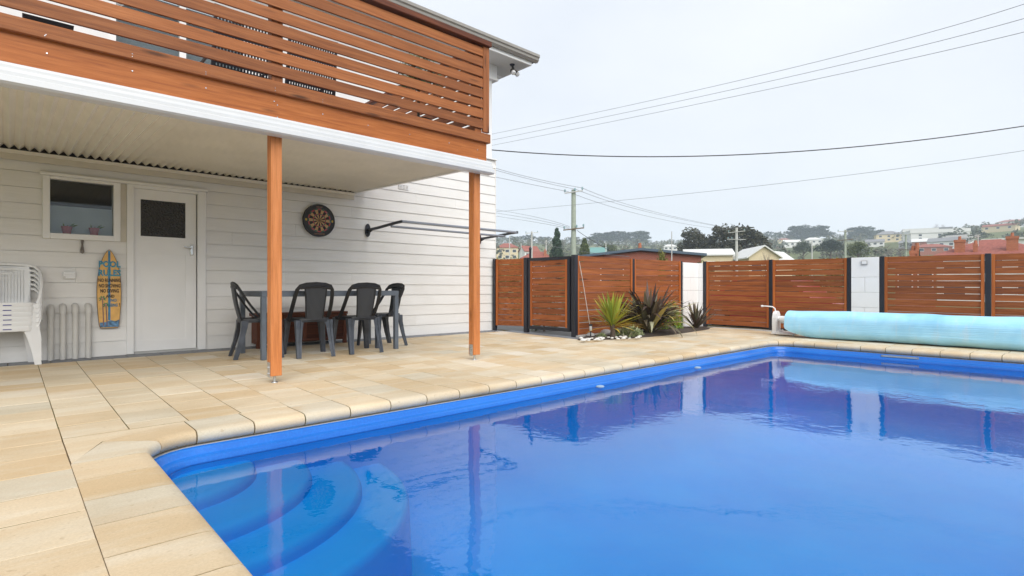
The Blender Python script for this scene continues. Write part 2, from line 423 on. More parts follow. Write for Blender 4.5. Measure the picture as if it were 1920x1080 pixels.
M['leaf_varieg'] = leafmat('variegated_leaves', [(.30, .34, .18), (.16, .22, .08), (.45, .44, .30), (.12, .18, .06)])
M['blade_yellow'] = leafmat('yellow_green_blade', [(.22, .30, .035), (.30, .34, .04), (.40, .36, .05), (.16, .26, .04)], False, .4)
M['blade_gold'] = leafmat('golden_old_blade', [(.62, .42, .05), (.52, .36, .05), (.68, .40, .10)], False, .4)
M['blade_flax'] = leafmat('bronze_flax_blade', [(.085, .052, .042), (.13, .095, .06), (.085, .085, .05), (.16, .13, .075), (.065, .042, .045), (.11, .10, .06)], False, .38)
M['blade_pale'] = leafmat('pale_flax_blade', [(.34, .33, .16), (.50, .40, .12), (.30, .30, .20), (.56, .42, .10)], False, .4)
def ground_mat():
    m, nt, b = base('hill_ground', (.12, .14, .06), .9, .1)
    geo = N(nt, 'NewGeometry'); f = noise(nt, geo.outputs['Position'], .012, 5)
    nt.links.new(ramp(nt, f, [(.32, (.10, .115, .055)), (.5, (.15, .17, .075)), (.62, (.19, .19, .10)), (.75, (.11, .10, .075))]), b.inputs['Base Color']); return m
M['ground'] = ground_mat()
def brickwork(name, c1, c2, mortar, scale=9.):
    m, nt, b = base(name, c1, .85, .2)
    v = coords(nt, (1, 1, 1)); bk = N(nt, 'TexBrick', Scale=scale, **{'Mortar Size': .012}); bk.offset = .5
    sw = N(nt, 'SeparateXYZ'); nt.links.new(v.outputs[0], sw.inputs[0])
    ad = N(nt, 'Math', operation='ADD'); nt.links.new(sw.outputs[0], ad.inputs[0]); nt.links.new(sw.outputs[1], ad.inputs[1])
    cb = N(nt, 'CombineXYZ'); nt.links.new(ad.outputs[0], cb.inputs[0]); nt.links.new(sw.outputs[2], cb.inputs[1])
    nt.links.new(cb.outputs[0], bk.inputs['Vector'])
    for i, c in (('Color1', c1), ('Color2', c2), ('Mortar', mortar)): bk.inputs[i].default_value = (*c, 1)
    bk.inputs['Brick Width'].default_value = .6; bk.inputs['Row Height'].default_value = .22
    nt.links.new(bk.outputs[0], b.inputs['Base Color']); return m
M['brick'] = brickwork('red_brick', (.34, .10, .06), (.27, .085, .05), (.32, .24, .2), 3.)
M['orangebrick'] = brickwork('orange_chimney_brick', (.44, .15, .075), (.36, .12, .06), (.4, .25, .18), 3.)
M['redtile'] = plain('red_roof_tile', (.28, .085, .06), .75, .3, 5.)
M['whiteroof'] = plain('white_sheet_roof', (.66, .66, .64), .5, .05)
M['blueroof'] = plain('blue_grey_sheet_roof', (.075, .11, .15), .5, .1)
M['tealroof'] = plain('teal_sheet_roof', (.14, .30, .28), .5, .1)
M['greyroof'] = plain('grey_tile_roof', (.22, .22, .23), .6, .15)
M['creamwall'] = plain('cream_house_wall', (.62, .52, .34), .7, .05)
M['whitewall'] = plain('white_house_wall', (.68, .68, .66), .7, .05)
M['greywall'] = plain('grey_house_wall', (.36, .36, .37), .7, .08)
M['pane'] = plain('dark_window_pane', (.05, .06, .075), .15, .1)
M['polewood'] = plain('weathered_green_pole', (.34, .38, .31), .8, .14, 5., bmp=.3)
M['polegrey'] = plain('pale_concrete_pole', (.50, .50, .48), .7, .06)
M['armwood'] = plain('brown_crossarm', (.16, .11, .07), .8, .15)
M['insul'] = plain('glass_insulator', (.22, .34, .36), .3, .1)

def to_px(p):
    r = p[0]*AX[0] + p[1]*BX[0]; d = p[0]*AX[1] + p[1]*BX[1]
    if d < .05: return None
    return CX + FPX*r/d, CY - FPX*(p[2]-EYE)/d, d

# ================================================================== PATIO (paving, coping, edging)
WY = 8.58                                       # face of the house wall
TOP = pz(0)
patio = MB()
for x0, x1, y0, y1 in ((-4., .22, -4, 4.36), (10.48, 12.6, -4, 4.36), (.22, 10.48, -4, -1.04)):
    patio.add([(x0,y0,TOP-.0022),(x1,y0,TOP-.0022),(x1,y1,TOP-.0022),(x0,y1,TOP-.0022)], [(0,1,2,3)])
for x0, x1, y1 in ((-4., 7.62, 8.6), (7.62, 12.6, 6.62)):
    patio.add([(x0,4.34,TOP-.0022),(x1,4.34,TOP-.0022),(x1,y1,pz(y1)-.0022),(x0,y1,pz(y1)-.0022)], [(0,1,2,3)])
patio = struct(patio.build('patio', M['grout']))
PW, PL = .345, .355
pav = MB().cbox(-.1705, .1705, -.1755, .1755, -.03, 0, .0022).mesh('paver', M['paver'])
cells = []
def column(k, ya, yb, xa=None):
    x0 = .24 + PW*k if xa is None else xa; x1 = .24 + PW*(k+1)
    y = ya - random.random() * .01 - (PL*.5 if k % 2 else 0)
    while y < yb - .03:
        a, b_ = max(y, ya), min(y + PL, yb)
        if b_ - a > .03: cells.append((x0, x1, a, b_))
        y += PL
for k in range(-6, 0): column(k, -2.6, 8.27)
for k in range(0, 20): column(k, 4.365, 8.27)
column(20, 4.365, 6.15)
cells += [(.24+PW*20, 7.36, max(a, 6.15), b_) for (x0, x1, a, b_) in list(cells) if abs(x0-(.24+PW*18)) < .01 and b_ > 6.2]
for k in range(21, 34): column(k, 4.365, 6.1)
for k in range(30, 34): column(k, -2.6, 4.365)
column(29, -2.6, 4.365, 10.465)
for k in range(0, 29): column(k, -2.6, -1.06)
cells = [c for c in cells if c[1]-c[0] > .05]
def big(c):
    q = to_px(((c[0]+c[1])/2, (c[2]+c[3])/2, pz(c[2])))
    if q is None or not (-60 < q[0] < 1980 and q[1] < 1140): return 0
    return (c[1]-c[0]) * (c[3]-c[2]) / q[2]**2
cells.sort(key=big, reverse=True)
rest = MB()
for i, (x0, x1, a, b_) in enumerate(cells):
    cx_, cy_ = (x0+x1)/2, (a+b_)/2
    dz = random.uniform(-.0008, .0016); tilt = atan(SL) if cy_ > 4.36 else 0
    if i < 235:
        piece('paver', pav, patio, (cx_, cy_, pz(cy_)+dz), (tilt+random.uniform(-.002,.002), random.uniform(-.002,.002), random.uniform(-.004,.004)), ((x1-x0-.0046)/.341, (b_-a-.0062)/.351, 1))
    else:
        t = MB().box(x0+.003, x1-.003, a+.003, b_-.003, -.03, dz)
        t.v = [(p[0], p[1], p[2]+pz(p[1])) for p in t.v]; rest.add(t.v, t.f)
rest.build('paver_field', M['paver_far'], patio, kind='stuff')
# coping stones with a rounded nose over the water
def coping(noses, backs):
    rings = []
    for n, b_ in zip(noses, backs):
        n = Vector((*n, 0)); b2 = Vector((*b_, 0)); d = (n - b2).normalized(); R = .046
        prof = [(b2, TOP), (n - d*R*1.6, TOP)]
        for a in (25, 50, 75, 100, 130, 165): prof.append((n - d*R + d*(R*sin(radians(a))), TOP - R + R*cos(radians(a))))
        prof.append((b2, TOP - .092))
        rings.append([(p.x, p.y, z) for p, z in prof])
    return MB().loft(rings)
PX0, PX1, PY0, PY1, RC, CB = .60, 10.10, -.70, 4.0, .30, .36
G = .0045
def run(a, b_, f):
    n = max(1, round(abs(b_-a)/.352)); st = (b_-a)/n
    for i in range(n):
        p, q = a + st*i + (G if st > 0 else -G), a + st*(i+1) - (G if st > 0 else -G)
        m = coping(*f(p, q)); m.build('coping_stone', M['paver'], patio, smooth=50)
run(PX0+RC, PX1-RC, lambda p, q: ([(p,PY1),(q,PY1)], [(p,PY1+CB),(q,PY1+CB)]))
run(PX0+RC, PX1-RC, lambda p, q: ([(q,PY0),(p,PY0)], [(q,PY0-CB),(p,PY0-CB)]))
run(PY0+RC, PY1-RC, lambda p, q: ([(PX0,p),(PX0,q)], [(PX0-CB,p),(PX0-CB,q)]))
run(PY0+RC, PY1-RC, lambda p, q: ([(PX1,q),(PX1,p)], [(PX1+CB,q),(PX1+CB,p)]))
def arc(cx_, cy_, a0, a1, r, n): return [(cx_+r*cos(radians(a0+(a1-a0)*i/n)), cy_+r*sin(radians(a0+(a1-a0)*i/n))) for i in range(n+1)]
for cx_, cy_, a0, sx, sy in ((PX0+RC, PY1-RC, 180, -1, 1), (PX1-RC, PY1-RC, 90, 1, 1), (PX1-RC, PY0+RC, 0, 1, -1), (PX0+RC, PY0+RC, 270, -1, -1)):
    for h in (0, 1):
        ns = arc(cx_, cy_, a0 - 45*h - .9, a0 - 45*(h+1) + .9, RC, 4)
        ox, oy = cx_ + sx*(RC+CB), cy_ + sy*(RC+CB)
        e0 = (cx_ + (RC+CB)*cos(radians(a0 - 90*h)), cy_ + (RC+CB)*sin(radians(a0 - 90*h)))
        cut = (ox - sx*.18, oy - sy*.24)
        if h == 0:
            e1 = (cx_ + (RC+CB)*cos(radians(a0 - 90)), cy_ + (RC+CB)*sin(radians(a0 - 90)))
            MB().prism([(e0[0]-sx*.004, e0[1]+sy*.004), (ox-sx*.003, oy-sy*.003), (e1[0]+sx*.004, e1[1]-sy*.004), (cut[0]+sx*.006, cut[1]+sy*.006)], 'z', TOP-.03, TOP-.0005).build('paver', M['paver'], patio)
        p, q = (e0, cut) if h == 0 else (cut, e0)
        bs = [(p[0]+(q[0]-p[0])*(.008+.984*i/4), p[1]+(q[1]-p[1])*(.008+.984*i/4)) for i in range(5)]
        coping(ns[::-1], bs[::-1]).build('coping_stone', M['paver'], patio, smooth=50)
# slate edging along the house and the gate
def tile_run(n, f):
    for i in range(n):
        m = f(i); m.v = [(p[0], p[1], p[2]+pz(p[1])) for p in m.v]; m.build('grey_edging_tile', M['slate'], patio)
tile_run(23, lambda i: MB().cbox(-1.12+.37*i+.003, -1.12+.37*(i+1)-.003, 8.275, 8.57, -.03, .004, .004))
tile_run(6, lambda i: MB().cbox(7.365, 7.62, 6.15+.35*i+.003, 6.15+.35*(i+1)-.003, -.03, .004, .004))
kb = MB().box(7.625, 12.06, 6.45, 6.62, -.03, .03); kb.v = [(p[0], p[1], p[2]+pz(p[1])) for p in kb.v]
kb.build('concrete_edging', M['concrete'], patio)
MB().box(11.97, 12.14, -2.6, 6.44, TOP-.03, TOP+.03).build('concrete_edging', M['concrete'], patio)

# ================================================================== POOL
pool = thing('swimming_pool', 'blue fibreglass swimming pool with curved corner steps set in the sandstone paving', 'pool', (5.35, 1.65, -.9))
def rrect(off):
    pts = []
    r = max(RC - off, .012); q = max(0, off - RC + .012)
    for cx_, cy_, a0 in ((PX1-RC, PY0+RC, -90), (PX1-RC, PY1-RC, 0), (PX0+RC, PY1-RC, 90), (PX0+RC, PY0+RC, 180)):
        sx, sy = (1 if a0 in (-90, 0) else -1), (1 if a0 in (0, 90) else -1)
        pts += arc(cx_ - sx*q, cy_ - sy*q, a0, a0+90, r, 6)
    return pts
WZ = -.115
prof = [(-.03, TOP-.098), (-.012, TOP-.099), (.004, TOP-.104), (.012, TOP-.113), (.018, TOP-.138), (.028, TOP-.147), (.060, TOP-.151), (.074, TOP-.158), (.080, TOP-.172), (.083, WZ-.01)]
MB().loft([[(x, y, z) for x, y in rrect(o)] for o, z in prof], caps=False).build('rim', M['rim'], pool, smooth=35)
prof = [(.083, WZ-.01), (.085, -.25), (.11, -.45), (.18, -.68), (.32, -.88), (.55, -1.02), (.9, -1.10), (1.3, -1.13)]
rings = [[(x, y, z) for x, y in rrect(o)] for o, z in prof]
sh = MB().loft(rings, caps=False)
sh.v = [(x, y, z if z > -.3 else z - .25*max(0, min(1, (x-2.5)/5.5))*min(1, (-.3-z)/.5)) for x, y, z in sh.v]
n_ = len(rings[0]); sh.f.append(tuple(range(len(sh.v)-n_, len(sh.v)))); sh.m.append(0)
sh.build('shell', M['shell'], pool, smooth=80)
ring = MB().loft([[(x, y, z) for x, y in rrect(o)] for o, z in ((-.3, TOP-.0965), (-.014, TOP-.0965), (-.014, TOP-.3))], caps=False)
ring.build('mortar_bed', M['concrete'], pool)
MB().loft([[(x, y, z) for x, y in rrect(o)] for o, z in ((-.35, TOP-.0025), (-.075, TOP-.0025), (-.045, TOP-.006), (-.020, TOP-.017), (-.005, TOP-.040), (-.012, TOP-.075))], caps=False).build('joint_sand', M['grout'], patio)
for r_, zt in ((.56, -.155), (.90, -.225), (1.22, -.30), (1.53, -.38)):
    c0 = (PX0+.05, PY1-.05); m = MB()
    pr = [(r_-.06, zt), (r_-.02, zt-.004), (r_, zt-.02), (r_+.012, zt-.05), (r_+.03, zt-.5)]
    rg = [[(c0[0]+r*cos(radians(a)), c0[1]+r*sin(radians(a)), z) for a in [-92+i*94/24 for i in range(25)]] for r, z in pr]
    m.loft(rg[::-1], closed=False, caps=False)
    k = len(m.v); m.v.append((*c0, zt)); top0 = (len(pr)-1)*25
    for i in range(24): m.f.append((k, top0+i, top0+i+1)); m.m.append(0)
    m.build('step', M['shell'], pool, smooth=35)
m = MB()
for a, b_ in ((1.92, 2.36),):
    m.box(PX1-.034, PX1-.022, a, b_, TOP-.137, TOP-.116)
sk = m.build('skimmer_grate', plain('grey_grate', (.34, .38, .40), .5, .1), pool)
MB().box(PX1-.030, PX1-.012, 1.90, 2.38, TOP-.141, TOP-.112).build('skimmer_frame', M['grey_gutter'], pool)
for x, y in ((4.95, PY1-.09), (7.15, PY1-.09)):
    MB().lathe([(0, .008), (.035, .008), (.05, .003), (.052, -.004)], (x, y-.01, WZ+.003), 16).build('inlet_cap', plain('faded_blue_plastic', (.30, .42, .52), .4, .1), pool, smooth=True)
wm = MB(); wp = rrect(.079)
wm.add([(x, y, WZ) for x, y in wp], [tuple(range(len(wp)))])
struct(wm.build('water', M['water']))

# ================================================================== GROUND BEYOND THE FENCE, HILL
def crest_py(px):
    T = [(-4000, 425), (300, 445), (930, 452), (1100, 456), (1300, 455), (1420, 451), (1520, 448), (1640, 446), (1720, 440), (1800, 433), (1870, 424), (1930, 416), (2100, 404), (2600, 400), (6000, 420)]
    for (a, u), (b_, v) in zip(T, T[1:]):
        if a <= px <= b_: return u + (v-u)*(px-a)/(b_-a)
    return 440
def terrain(x, y):
    r = sqrt(x*x + y*y); th = atan2(y, x)
    d = (THA - th + pi) % (2*pi) - pi
    d = max(-1.25, min(1.25, d)); c = cos(d)
    px = CX + FPX * math.tan(d)
    zc = (CY - crest_py(px)) / FPX * 900 * c
    if r < 24: return -1.7
    if r < 32: return -1.7 + 1.4*(r-24)/8
    if r < 110: return -.3
    t = min((r-110)/790, 1.25)
    bump_ = 3.0*sin(x*.013+1)*sin(y*.017) * min(1, (r-110)/200)
    return -.3 + zc * (t if t < 1 else 1 - (t-1)*.8) + bump_
tr = MB(); rs = [0, 12, 23.9, 28, 32.1, 60, 109] + [110 + 40*i for i in range(1, 29)]
na = 120
for r in rs:
    for k in range(na):
        a = 2*pi*k/na; x, y = max(r, .5)*cos(a), max(r, .5)*sin(a); tr.v.append((x, y, terrain(x, y)))
for i in range(len(rs)-1):
    for k in range(na): tr.f.append((i*na+k, (i+1)*na+k, (i+1)*na+(k+1)%na, i*na+(k+1)%na)); tr.m.append(0)
tr.f.append(tuple(range(na))); tr.m.append(0)
struct(tr.build('ground', M['ground'], smooth=True))
dv = MB()
for x0, x1, y0, y1 in ((7.68, 12.14, 6.72, 30), (12.14, 34, -16, 30)):
    dv.box(x0, x1, y0, y1, -.35, .02)
struct(dv.build('driveway', plain('grey_asphalt', (.11, .11, .11), .85, .2, 3.)))
def on_hill(px, py):
    d = ray(px, py); r = 60
    while r < 1250:
        p = d * (r / sqrt(d.x**2 + d.y**2))
        if p.z + EYE <= terrain(p.x, p.y) : return Vector((p.x, p.y, terrain(p.x, p.y)))
        r *= 1.01
    p = d * (880 / sqrt(d.x**2 + d.y**2)); return Vector((p.x, p.y, terrain(p.x, p.y)))

# ================================================================== HOUSE
house = thing('house', 'two storey white weatherboard house with grey gutter beside the pool patio', 'house', (3, 9, .14))
HX0, HX1 = -3.4, 7.42
op_door = (1.12, 2.025, .1, 2.37); op_win = (.30, 1.12, 1.62, 2.37)
core = MB()
for x0, x1, z0, z1 in ((HX0, .36, .05, 3.66), (.98, 1.13, .05, 3.66), (2.02, HX1-.02, .05, 3.66), (.36, .98, .05, 1.66), (.36, .98, 2.33, 3.66), (1.13, 2.02, 2.36, 3.66)):
    core.box(x0, x1, WY+.02, WY+.16, z0, z1)
core.box(HX1-.14, HX1-.02, WY+.161, 17, .05, 3.66)
core.build('wall', M['board'], house)
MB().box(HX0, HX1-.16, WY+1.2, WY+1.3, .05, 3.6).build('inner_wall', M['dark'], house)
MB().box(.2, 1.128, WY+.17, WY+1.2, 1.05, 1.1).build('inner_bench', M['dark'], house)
P_, z0_ = .186, 2.376
row = 0
for k in range(-7, 13):
    zt, zb = z0_ - P_*(k-1) - P_, z0_ - P_*k - P_
    zb_, zt_ = z0_ - P_*k, z0_ - P_*(k-1)
    if zb_ < .12: zb_ = .135
    if zt_ <= .14: continue
    if zb_ > 3.64: continue
    segs = [(HX0, HX1)]
    for (a, b_, c, d) in (op_door, op_win):
        if zb_ < d - .06 and zt_ > c + .06:
            segs = [s for (p, q) in segs for s in ((p, min(q, a)), (max(p, b_), q)) if s[1]-s[0] > .15]
    joints = sorted([(-1.3, 4.24, 6.4)[k % 3] - (.0 if k % 2 else 1.86), (2.9, .2, 5.1)[k % 3] + (.4 if k % 2 else 0)])
    if k == 1: joints = [-.9, 4.24]
    for p, q in segs:
        cuts = [p] + [j for j in joints if p+.25 < j < q-.25] + [q]
        for a, b_ in zip(cuts, cuts[1:]):
            zt2 = min(zt_, 3.655)
            MB().prism([(WY-.0085, zb_), (WY+.004, zt2-.003), (WY+.03, zt2-.004), (WY+.03, zb_+.004)], 'x', a+.0007, b_-.0007).build('weatherboard', M['board'], house)
MB().box(HX1-.0, HX1+.015, WY-.016, WY+.12, .14, 3.64).build('corner_stop', M['board'], house)
MB().prism([(WY-.05, 3.655), (WY+.03, 3.655), (WY+.03, 3.69), (WY-.05, 3.675)], 'x', HX0, HX1+.03).build('storey_flashing', M['white'], house)
# upper storey
UY = WY + .03
up = MB()
for x0, x1, z0, z1 in ((HX0, .95, 3.69, 5.62), (2.6, HX1-.06, 3.69, 5.62), (.95, 2.6, 5.0, 5.62)):
    up.box(x0, x1, UY, UY+.12, z0, z1)
up.box(HX1-.18, HX1-.06, UY+.121, 17, 3.69, 5.62)
up.build('upper_wall', M['upper'], house)
MB().box(5.0, HX1+.04, UY-.05, UY+.3, 5.36, 5.62).build('cornice_box', M['white'], house)
MB().box(5.0, HX1+.06, UY-.07, UY+.3, 5.31, 5.357).build('cornice_lip', M['white'], house)
sd_ = MB()
for x0, x1 in ((.95, 1.01), (1.72, 1.80), (2.54, 2.6)): sd_.box(x0, x1, UY-.01, UY+.08, 3.69, 5.0)
sd_.box(1.01, 2.54, UY-.01, UY+.08, 4.93, 5.0); sd_.box(1.01, 2.54, UY-.01, UY+.08, 3.69, 3.75)
sdo = sd_.build('sliding_door', M['white'], house)
for x0, x1 in ((1.01, 1.72), (1.80, 2.54)):
    MB().box(x0, x1, UY+.03, UY+.04, 3.75, 4.93).build('pane', M['glass'], sdo)
MB().box(.9, 2.65, UY+.5, UY+.52, 3.69, 5.1).build('curtain', plain('grey_curtain', (.42, .46, .5), .8, .1), sdo)
# eave
EZ = 5.62
MB().box(HX0, HX1+.50, 8.06, UY+.3, EZ, EZ+.02).build('soffit', plain('soffit_sheet', (.60, .60, .585), .6, .03), house)
MB().box(HX1+.0, HX1+.50, UY+.3, 17, EZ, EZ+.02).build('soffit', M['white'], house)
fa = MB().box(HX0, HX1+.53, 8.03, 8.06, EZ-.01, EZ+.16); fa.box(HX1+.50, HX1+.53, 8.06, 17, EZ-.01, EZ+.16)
fa.build('fascia_board', M['white'], house)
gp = [(8.03, EZ+.06), (7.97, EZ+.055), (7.93, EZ+.09), (7.925, EZ+.13), (7.90, EZ+.15), (7.90, EZ+.20), (7.92, EZ+.215), (7.93, EZ+.20), (8.03, EZ+.20)]
MB().prism(gp, 'x', HX0, HX1+.64).build('gutter', M['grey_gutter'], house)
MB().prism([(HX1+.532+(8.03-a), b_) for a, b_ in gp], 'y', 8.04, 17).build('gutter', M['grey_gutter'], house)
rf = MB().add([(HX0, 7.95, EZ+.205), (HX1+.6, 7.95, EZ+.205), (HX1-3.6, 12.3, EZ+1.6), (HX0, 12.3, EZ+1.6), (HX1+.6, 17, EZ+.205), (HX1-3.6, 17, EZ+1.6)], [(0,1,2,3), (1,4,5,2)])
rf.build('roof', M['roof'], house)
# window
WN = MB()
for x0, x1, z0, z1 in ((.292, .36, 1.60, 2.35), (.977, 1.05, 1.60, 2.35), (.36, .977, 2.315, 2.35), (.36, .977, 1.60, 1.667)):
    WN.cbox(x0, x1, WY-.045, WY+.06, z0, z1, .004)
win = WN.build('window', M['white'], house)
MB().box(.36, .977, WY+.02, WY+.026, 1.667, 2.315).build('pane', M['glass'], win)
MB().box(.302, 1.035, WY+.148, WY+.151, 1.665, 2.02).build('frosted_film', M['film'], win)
MB().box(.30, 1.04, WY+.06, WY+.155, 1.62, 1.664).build('inner_sill', M['white'], win)
MB().cbox(.268, 2.05, WY-.062, WY+.03, 2.352, 2.388, .004).build('head_trim', M['white'], house)
MB().box(1.051, 1.116, WY-.012, WY+.03, 1.60, 2.35).build('cover_strip', M['ledger'], house)
# door
dr = MB()
dr.box(1.195, 1.272, WY+.01, WY+.05, .175, 2.31); dr.box(1.79, 1.918, WY+.01, WY+.05, .175, 2.31)
dr.box(1.272, 1.79, WY+.01, WY+.05, 2.177, 2.31); dr.box(1.272, 1.79, WY+.01, WY+.05, 1.46, 1.693); dr.box(1.272, 1.79, WY+.01, WY+.05, .175, .315)
door = dr.build('door', M['white'], house)
MB().box(1.272, 1.79, WY+.018, WY+.045, .315, 1.46).build('panel', M['white'], door)
MB().box(1.272, 1.79, WY+.022, WY+.040, 1.693, 2.177).build('glass', M['doorglass'], door)
h = MB().cbox(1.845, 1.882, WY-.002, WY+.009, 1.46, 1.60, .006)
h.tube([(1.864, WY-.002, 1.565), (1.864, WY-.045, 1.565)], .011); h.tube([(1.868, WY-.045, 1.565), (1.80, WY-.05, 1.568), (1.762, WY-.045, 1.572)], [.011, .010, .007])
h.build('handle', M['chrome'], door, smooth=True)
fr = MB()
fr.cbox(1.117, 1.192, WY-.045, WY+.05, .15, 2.35, .004); fr.cbox(1.93, 2.03, WY-.045, WY+.05, .15, 2.35, .004); fr.box(1.192, 1.93, WY-.03, WY+.05, 2.312, 2.351)
fr.build('door_frame', M['white'], house)
MB().box(1.192, 1.93, WY-.02, WY+.05, .14, .172).build('door_sill', M['concrete'], house)
# brick vent
vt = MB()
for i in range(7): vt.box(5.135+.031*i, 5.135+.031*i+.012, WY-.022, WY-.002, 2.786, 2.872)
for j in range(4): vt.box(5.135, 5.335, WY-.020, WY-.002, 2.786+.0245*j, 2.786+.0245*j+.011)
vt.build('wall_vent', M['white'], house)
MB().box(5.135, 5.335, WY-.006, WY-.001, 2.786, 2.872).build('vent_back', M['grey_gutter'], house)

# ================================================================== DECK
DY = 5.40                                        # front face of the posts and the fascia
deck = thing('timber_deck', 'raised timber deck with slatted screen and cream corrugated underside against the house', 'deck', (1, 7, 2.9))
DX0, DX1 = -3.3, 4.49
MB().cbox(DX0, DX1, DY-.045, DY, 2.60, 2.87, .004).build('fascia_board', M['fasciax'], deck)
MB().cbox(DX0, 4.525, DY-.085, DY+.02, 2.852, 2.965, .005).build('bottom_rail', M['slatx'], deck)
for i in range(8):
    zt = 4.048 - .131*i
    MB().cbox(DX0, 4.418, DY-.062, DY-.040, zt-.107, zt, .003).build('slat', M['slatx'], deck)
MB().cbox(4.419, 4.515, DY-.07, DY-.03, 2.985, 4.072, .004).build('end_post', M['slatz'], deck)
MB().cbox(DX0, 4.525, DY-.11, DY+.09, 4.074, 4.14, .005).build('cap_rail', M['chestx'], deck)
for x in (-2.7, 1.835, 4.31):
    MB().cbox(x, x+.105, DY-.039, DY+.066, 2.97, 4.072, .004).build('screen_post', M['slatz'], deck)
for i in range(8):
    zt = 4.048 - .131*i
    MB().cbox(4.44, 4.462, DY+.07, 8.5, zt-.107, zt, .003).build('side_slat', M['slaty'], deck)
MB().cbox(4.40, 4.50, DY+.092, 8.5, 4.074, 4.12, .004).build('side_rail', M['chesty'], deck)
MB().cbox(4.445, 4.488, DY+.021, 8.5, 2.70, 2.84, .004).build('side_fascia', M['fasciay'], deck)
fl = MB(); x = DX0
while x < 4.40: fl.box(x, x+.115, DY+.021, 8.54, 2.85, 2.885); x += .12
fl.build('deck_floor', M['slaty'], deck, kind='stuff')
jm = MB()
for x in [DX0 + .5*i for i in range(16)]: jm.box(x, x+.045, DY+.03, 8.5, 2.72, 2.849)
jm.build('joists', M['slaty'], deck, kind='stuff')
for x, s in ((1.841, 1), (4.318, 1)):
    gz = pz(DY+.05)
    p = MB().cbox(x, x+.104, DY, DY+.106, gz+.068, 2.53, .004).build('post', M['postz'], deck)
    st = MB().tube([(x+.052, DY+.053, gz-.01), (x+.052, DY+.053, gz+.07)], .013, 10); st.lathe([(0, .006), (.03, .006), (.032, 0)], (x+.052, DY+.053, gz), 12)
    st.build('steel_stub', M['steel'], p, smooth=True)
    br = MB().cbox(x-.005, x-.0005, DY+.02, DY+.086, gz+.055, gz+.20, .001)
    for bz in (.09, .15): 
        for by in (.04, .066): br.tube([(x-.004, DY+by, gz+bz), (x-.012, DY+by, gz+bz)], .007, 6)
    br.build('bracket', M['steel'], p)
# white gutter trim below the fascia
tp = [(DY-.046, 2.625), (DY-.075, 2.622), (DY-.085, 2.60), (DY-.085, 2.578), (DY-.105, 2.572), (DY-.112, 2.55), (DY-.112, 2.522), (DY-.135, 2.512), (DY-.14, 2.47), (DY-.12, 2.455), (DY-.01, 2.455), (DY-.01, 2.53), (DY-.046, 2.53)]
MB().prism(tp, 'x', DX0, 4.545).build('gutter_trim', M['trim'], deck)
# corrugated roof sheet under the deck, falling to the front
cs = MB(); per = .088; nx = int((4.26 - DX0)/per*8)
za, zb = 2.635, 2.535
pts = []
for i in range(nx+1):
    x = DX0 + per*i/8; pts.append((x, .021*cos(2*pi*i/8) + .003*cos(6*pi*i/8)))
n = len(pts)
cs.v = [(x, DY-.02, zb+d) for x, d in pts] + [(x, WY-.03, za+d) for x, d in pts] + [(x, DY-.02, zb+d+.004) for x, d in pts] + [(x, WY-.03, za+d+.004) for x, d in pts]
for i in range(n-1):
    cs.f.append((i, n+i, n+i+1, i+1)); cs.m.append(0); cs.f.append((2*n+i, 2*n+i+1, 3*n+i+1, 3*n+i)); cs.m.append(0)
cs.build('corrugated_soffit', M['cream'], deck, smooth=60)
sc_ = MB()
for yy in (5.75, 7.1, 8.35):
    for i in range(2, nx//8, 3):
        zz = zb + (za-zb)*(yy-DY+.02)/(WY-DY-.01); sc_.lathe([(0, -.020), (.006, -.018), (.007, -.010)], (DX0+per*(i+.5), yy, zz), 6)
sc_.build('sheet_screws', M['grey_gutter'], deck, kind='stuff')
MB().prism([(DY-.01, 2.50), (WY-.02, 2.60), (WY-.02, 2.665), (DY-.01, 2.575)], 'x', 4.262, 4.30).build('barge_strip', M['white'], deck)
MB().box(DX0, 4.262, WY-.075, WY-.018, 2.560, 2.600).build('ledger_flange', M['cream'], deck)
MB().box(DX0, 4.262, WY-.045, WY-.02, 2.49, 2.559).build('ledger', M['ledger'], deck)
MB().box(DX0, 4.26, WY-.028, WY-.013, 2.601, 2.84).build('gap_shade_strip', M['rubber'], deck)  # black strip added to stand in for shade in the sheet's wall gaps
bl = MB()
def screw(x, z, r=.008, y=DY-.046): bl.add([(x+r*cos(a*pi/3), y-.003, z+r*sin(a*pi/3)) for a in range(6)] + [(x+r*cos(a*pi/3), y+.002, z+r*sin(a*pi/3)) for a in range(6)], [tuple(range(6))] + [(a, a+6, (a+1)%6+6, (a+1)%6) for a in range(6)])
for px, py in ((88, 100), (248, 133), (386, 165), (514, 190), (520, 197), (520, 224), (605, 214), (690, 235), (768, 252), (842, 268), (895, 281), (895, 300)):
    q = on_y(px, py, DY-.046); screw(q.x, min(max(q.z, 2.635), 2.84), .006)
for px, py in ((86, 65), (84, 73), (248, 101), (248, 112), (386, 135), (386, 143), (605, 187), (605, 195), (516, 165), (516, 178)):
    q = on_y(px, py, DY-.086); screw(q.x, min(max(q.z, 2.87), 2.95), .0035, DY-.086)
bl.build('screw_heads', M['chrome'], deck, kind='stuff')

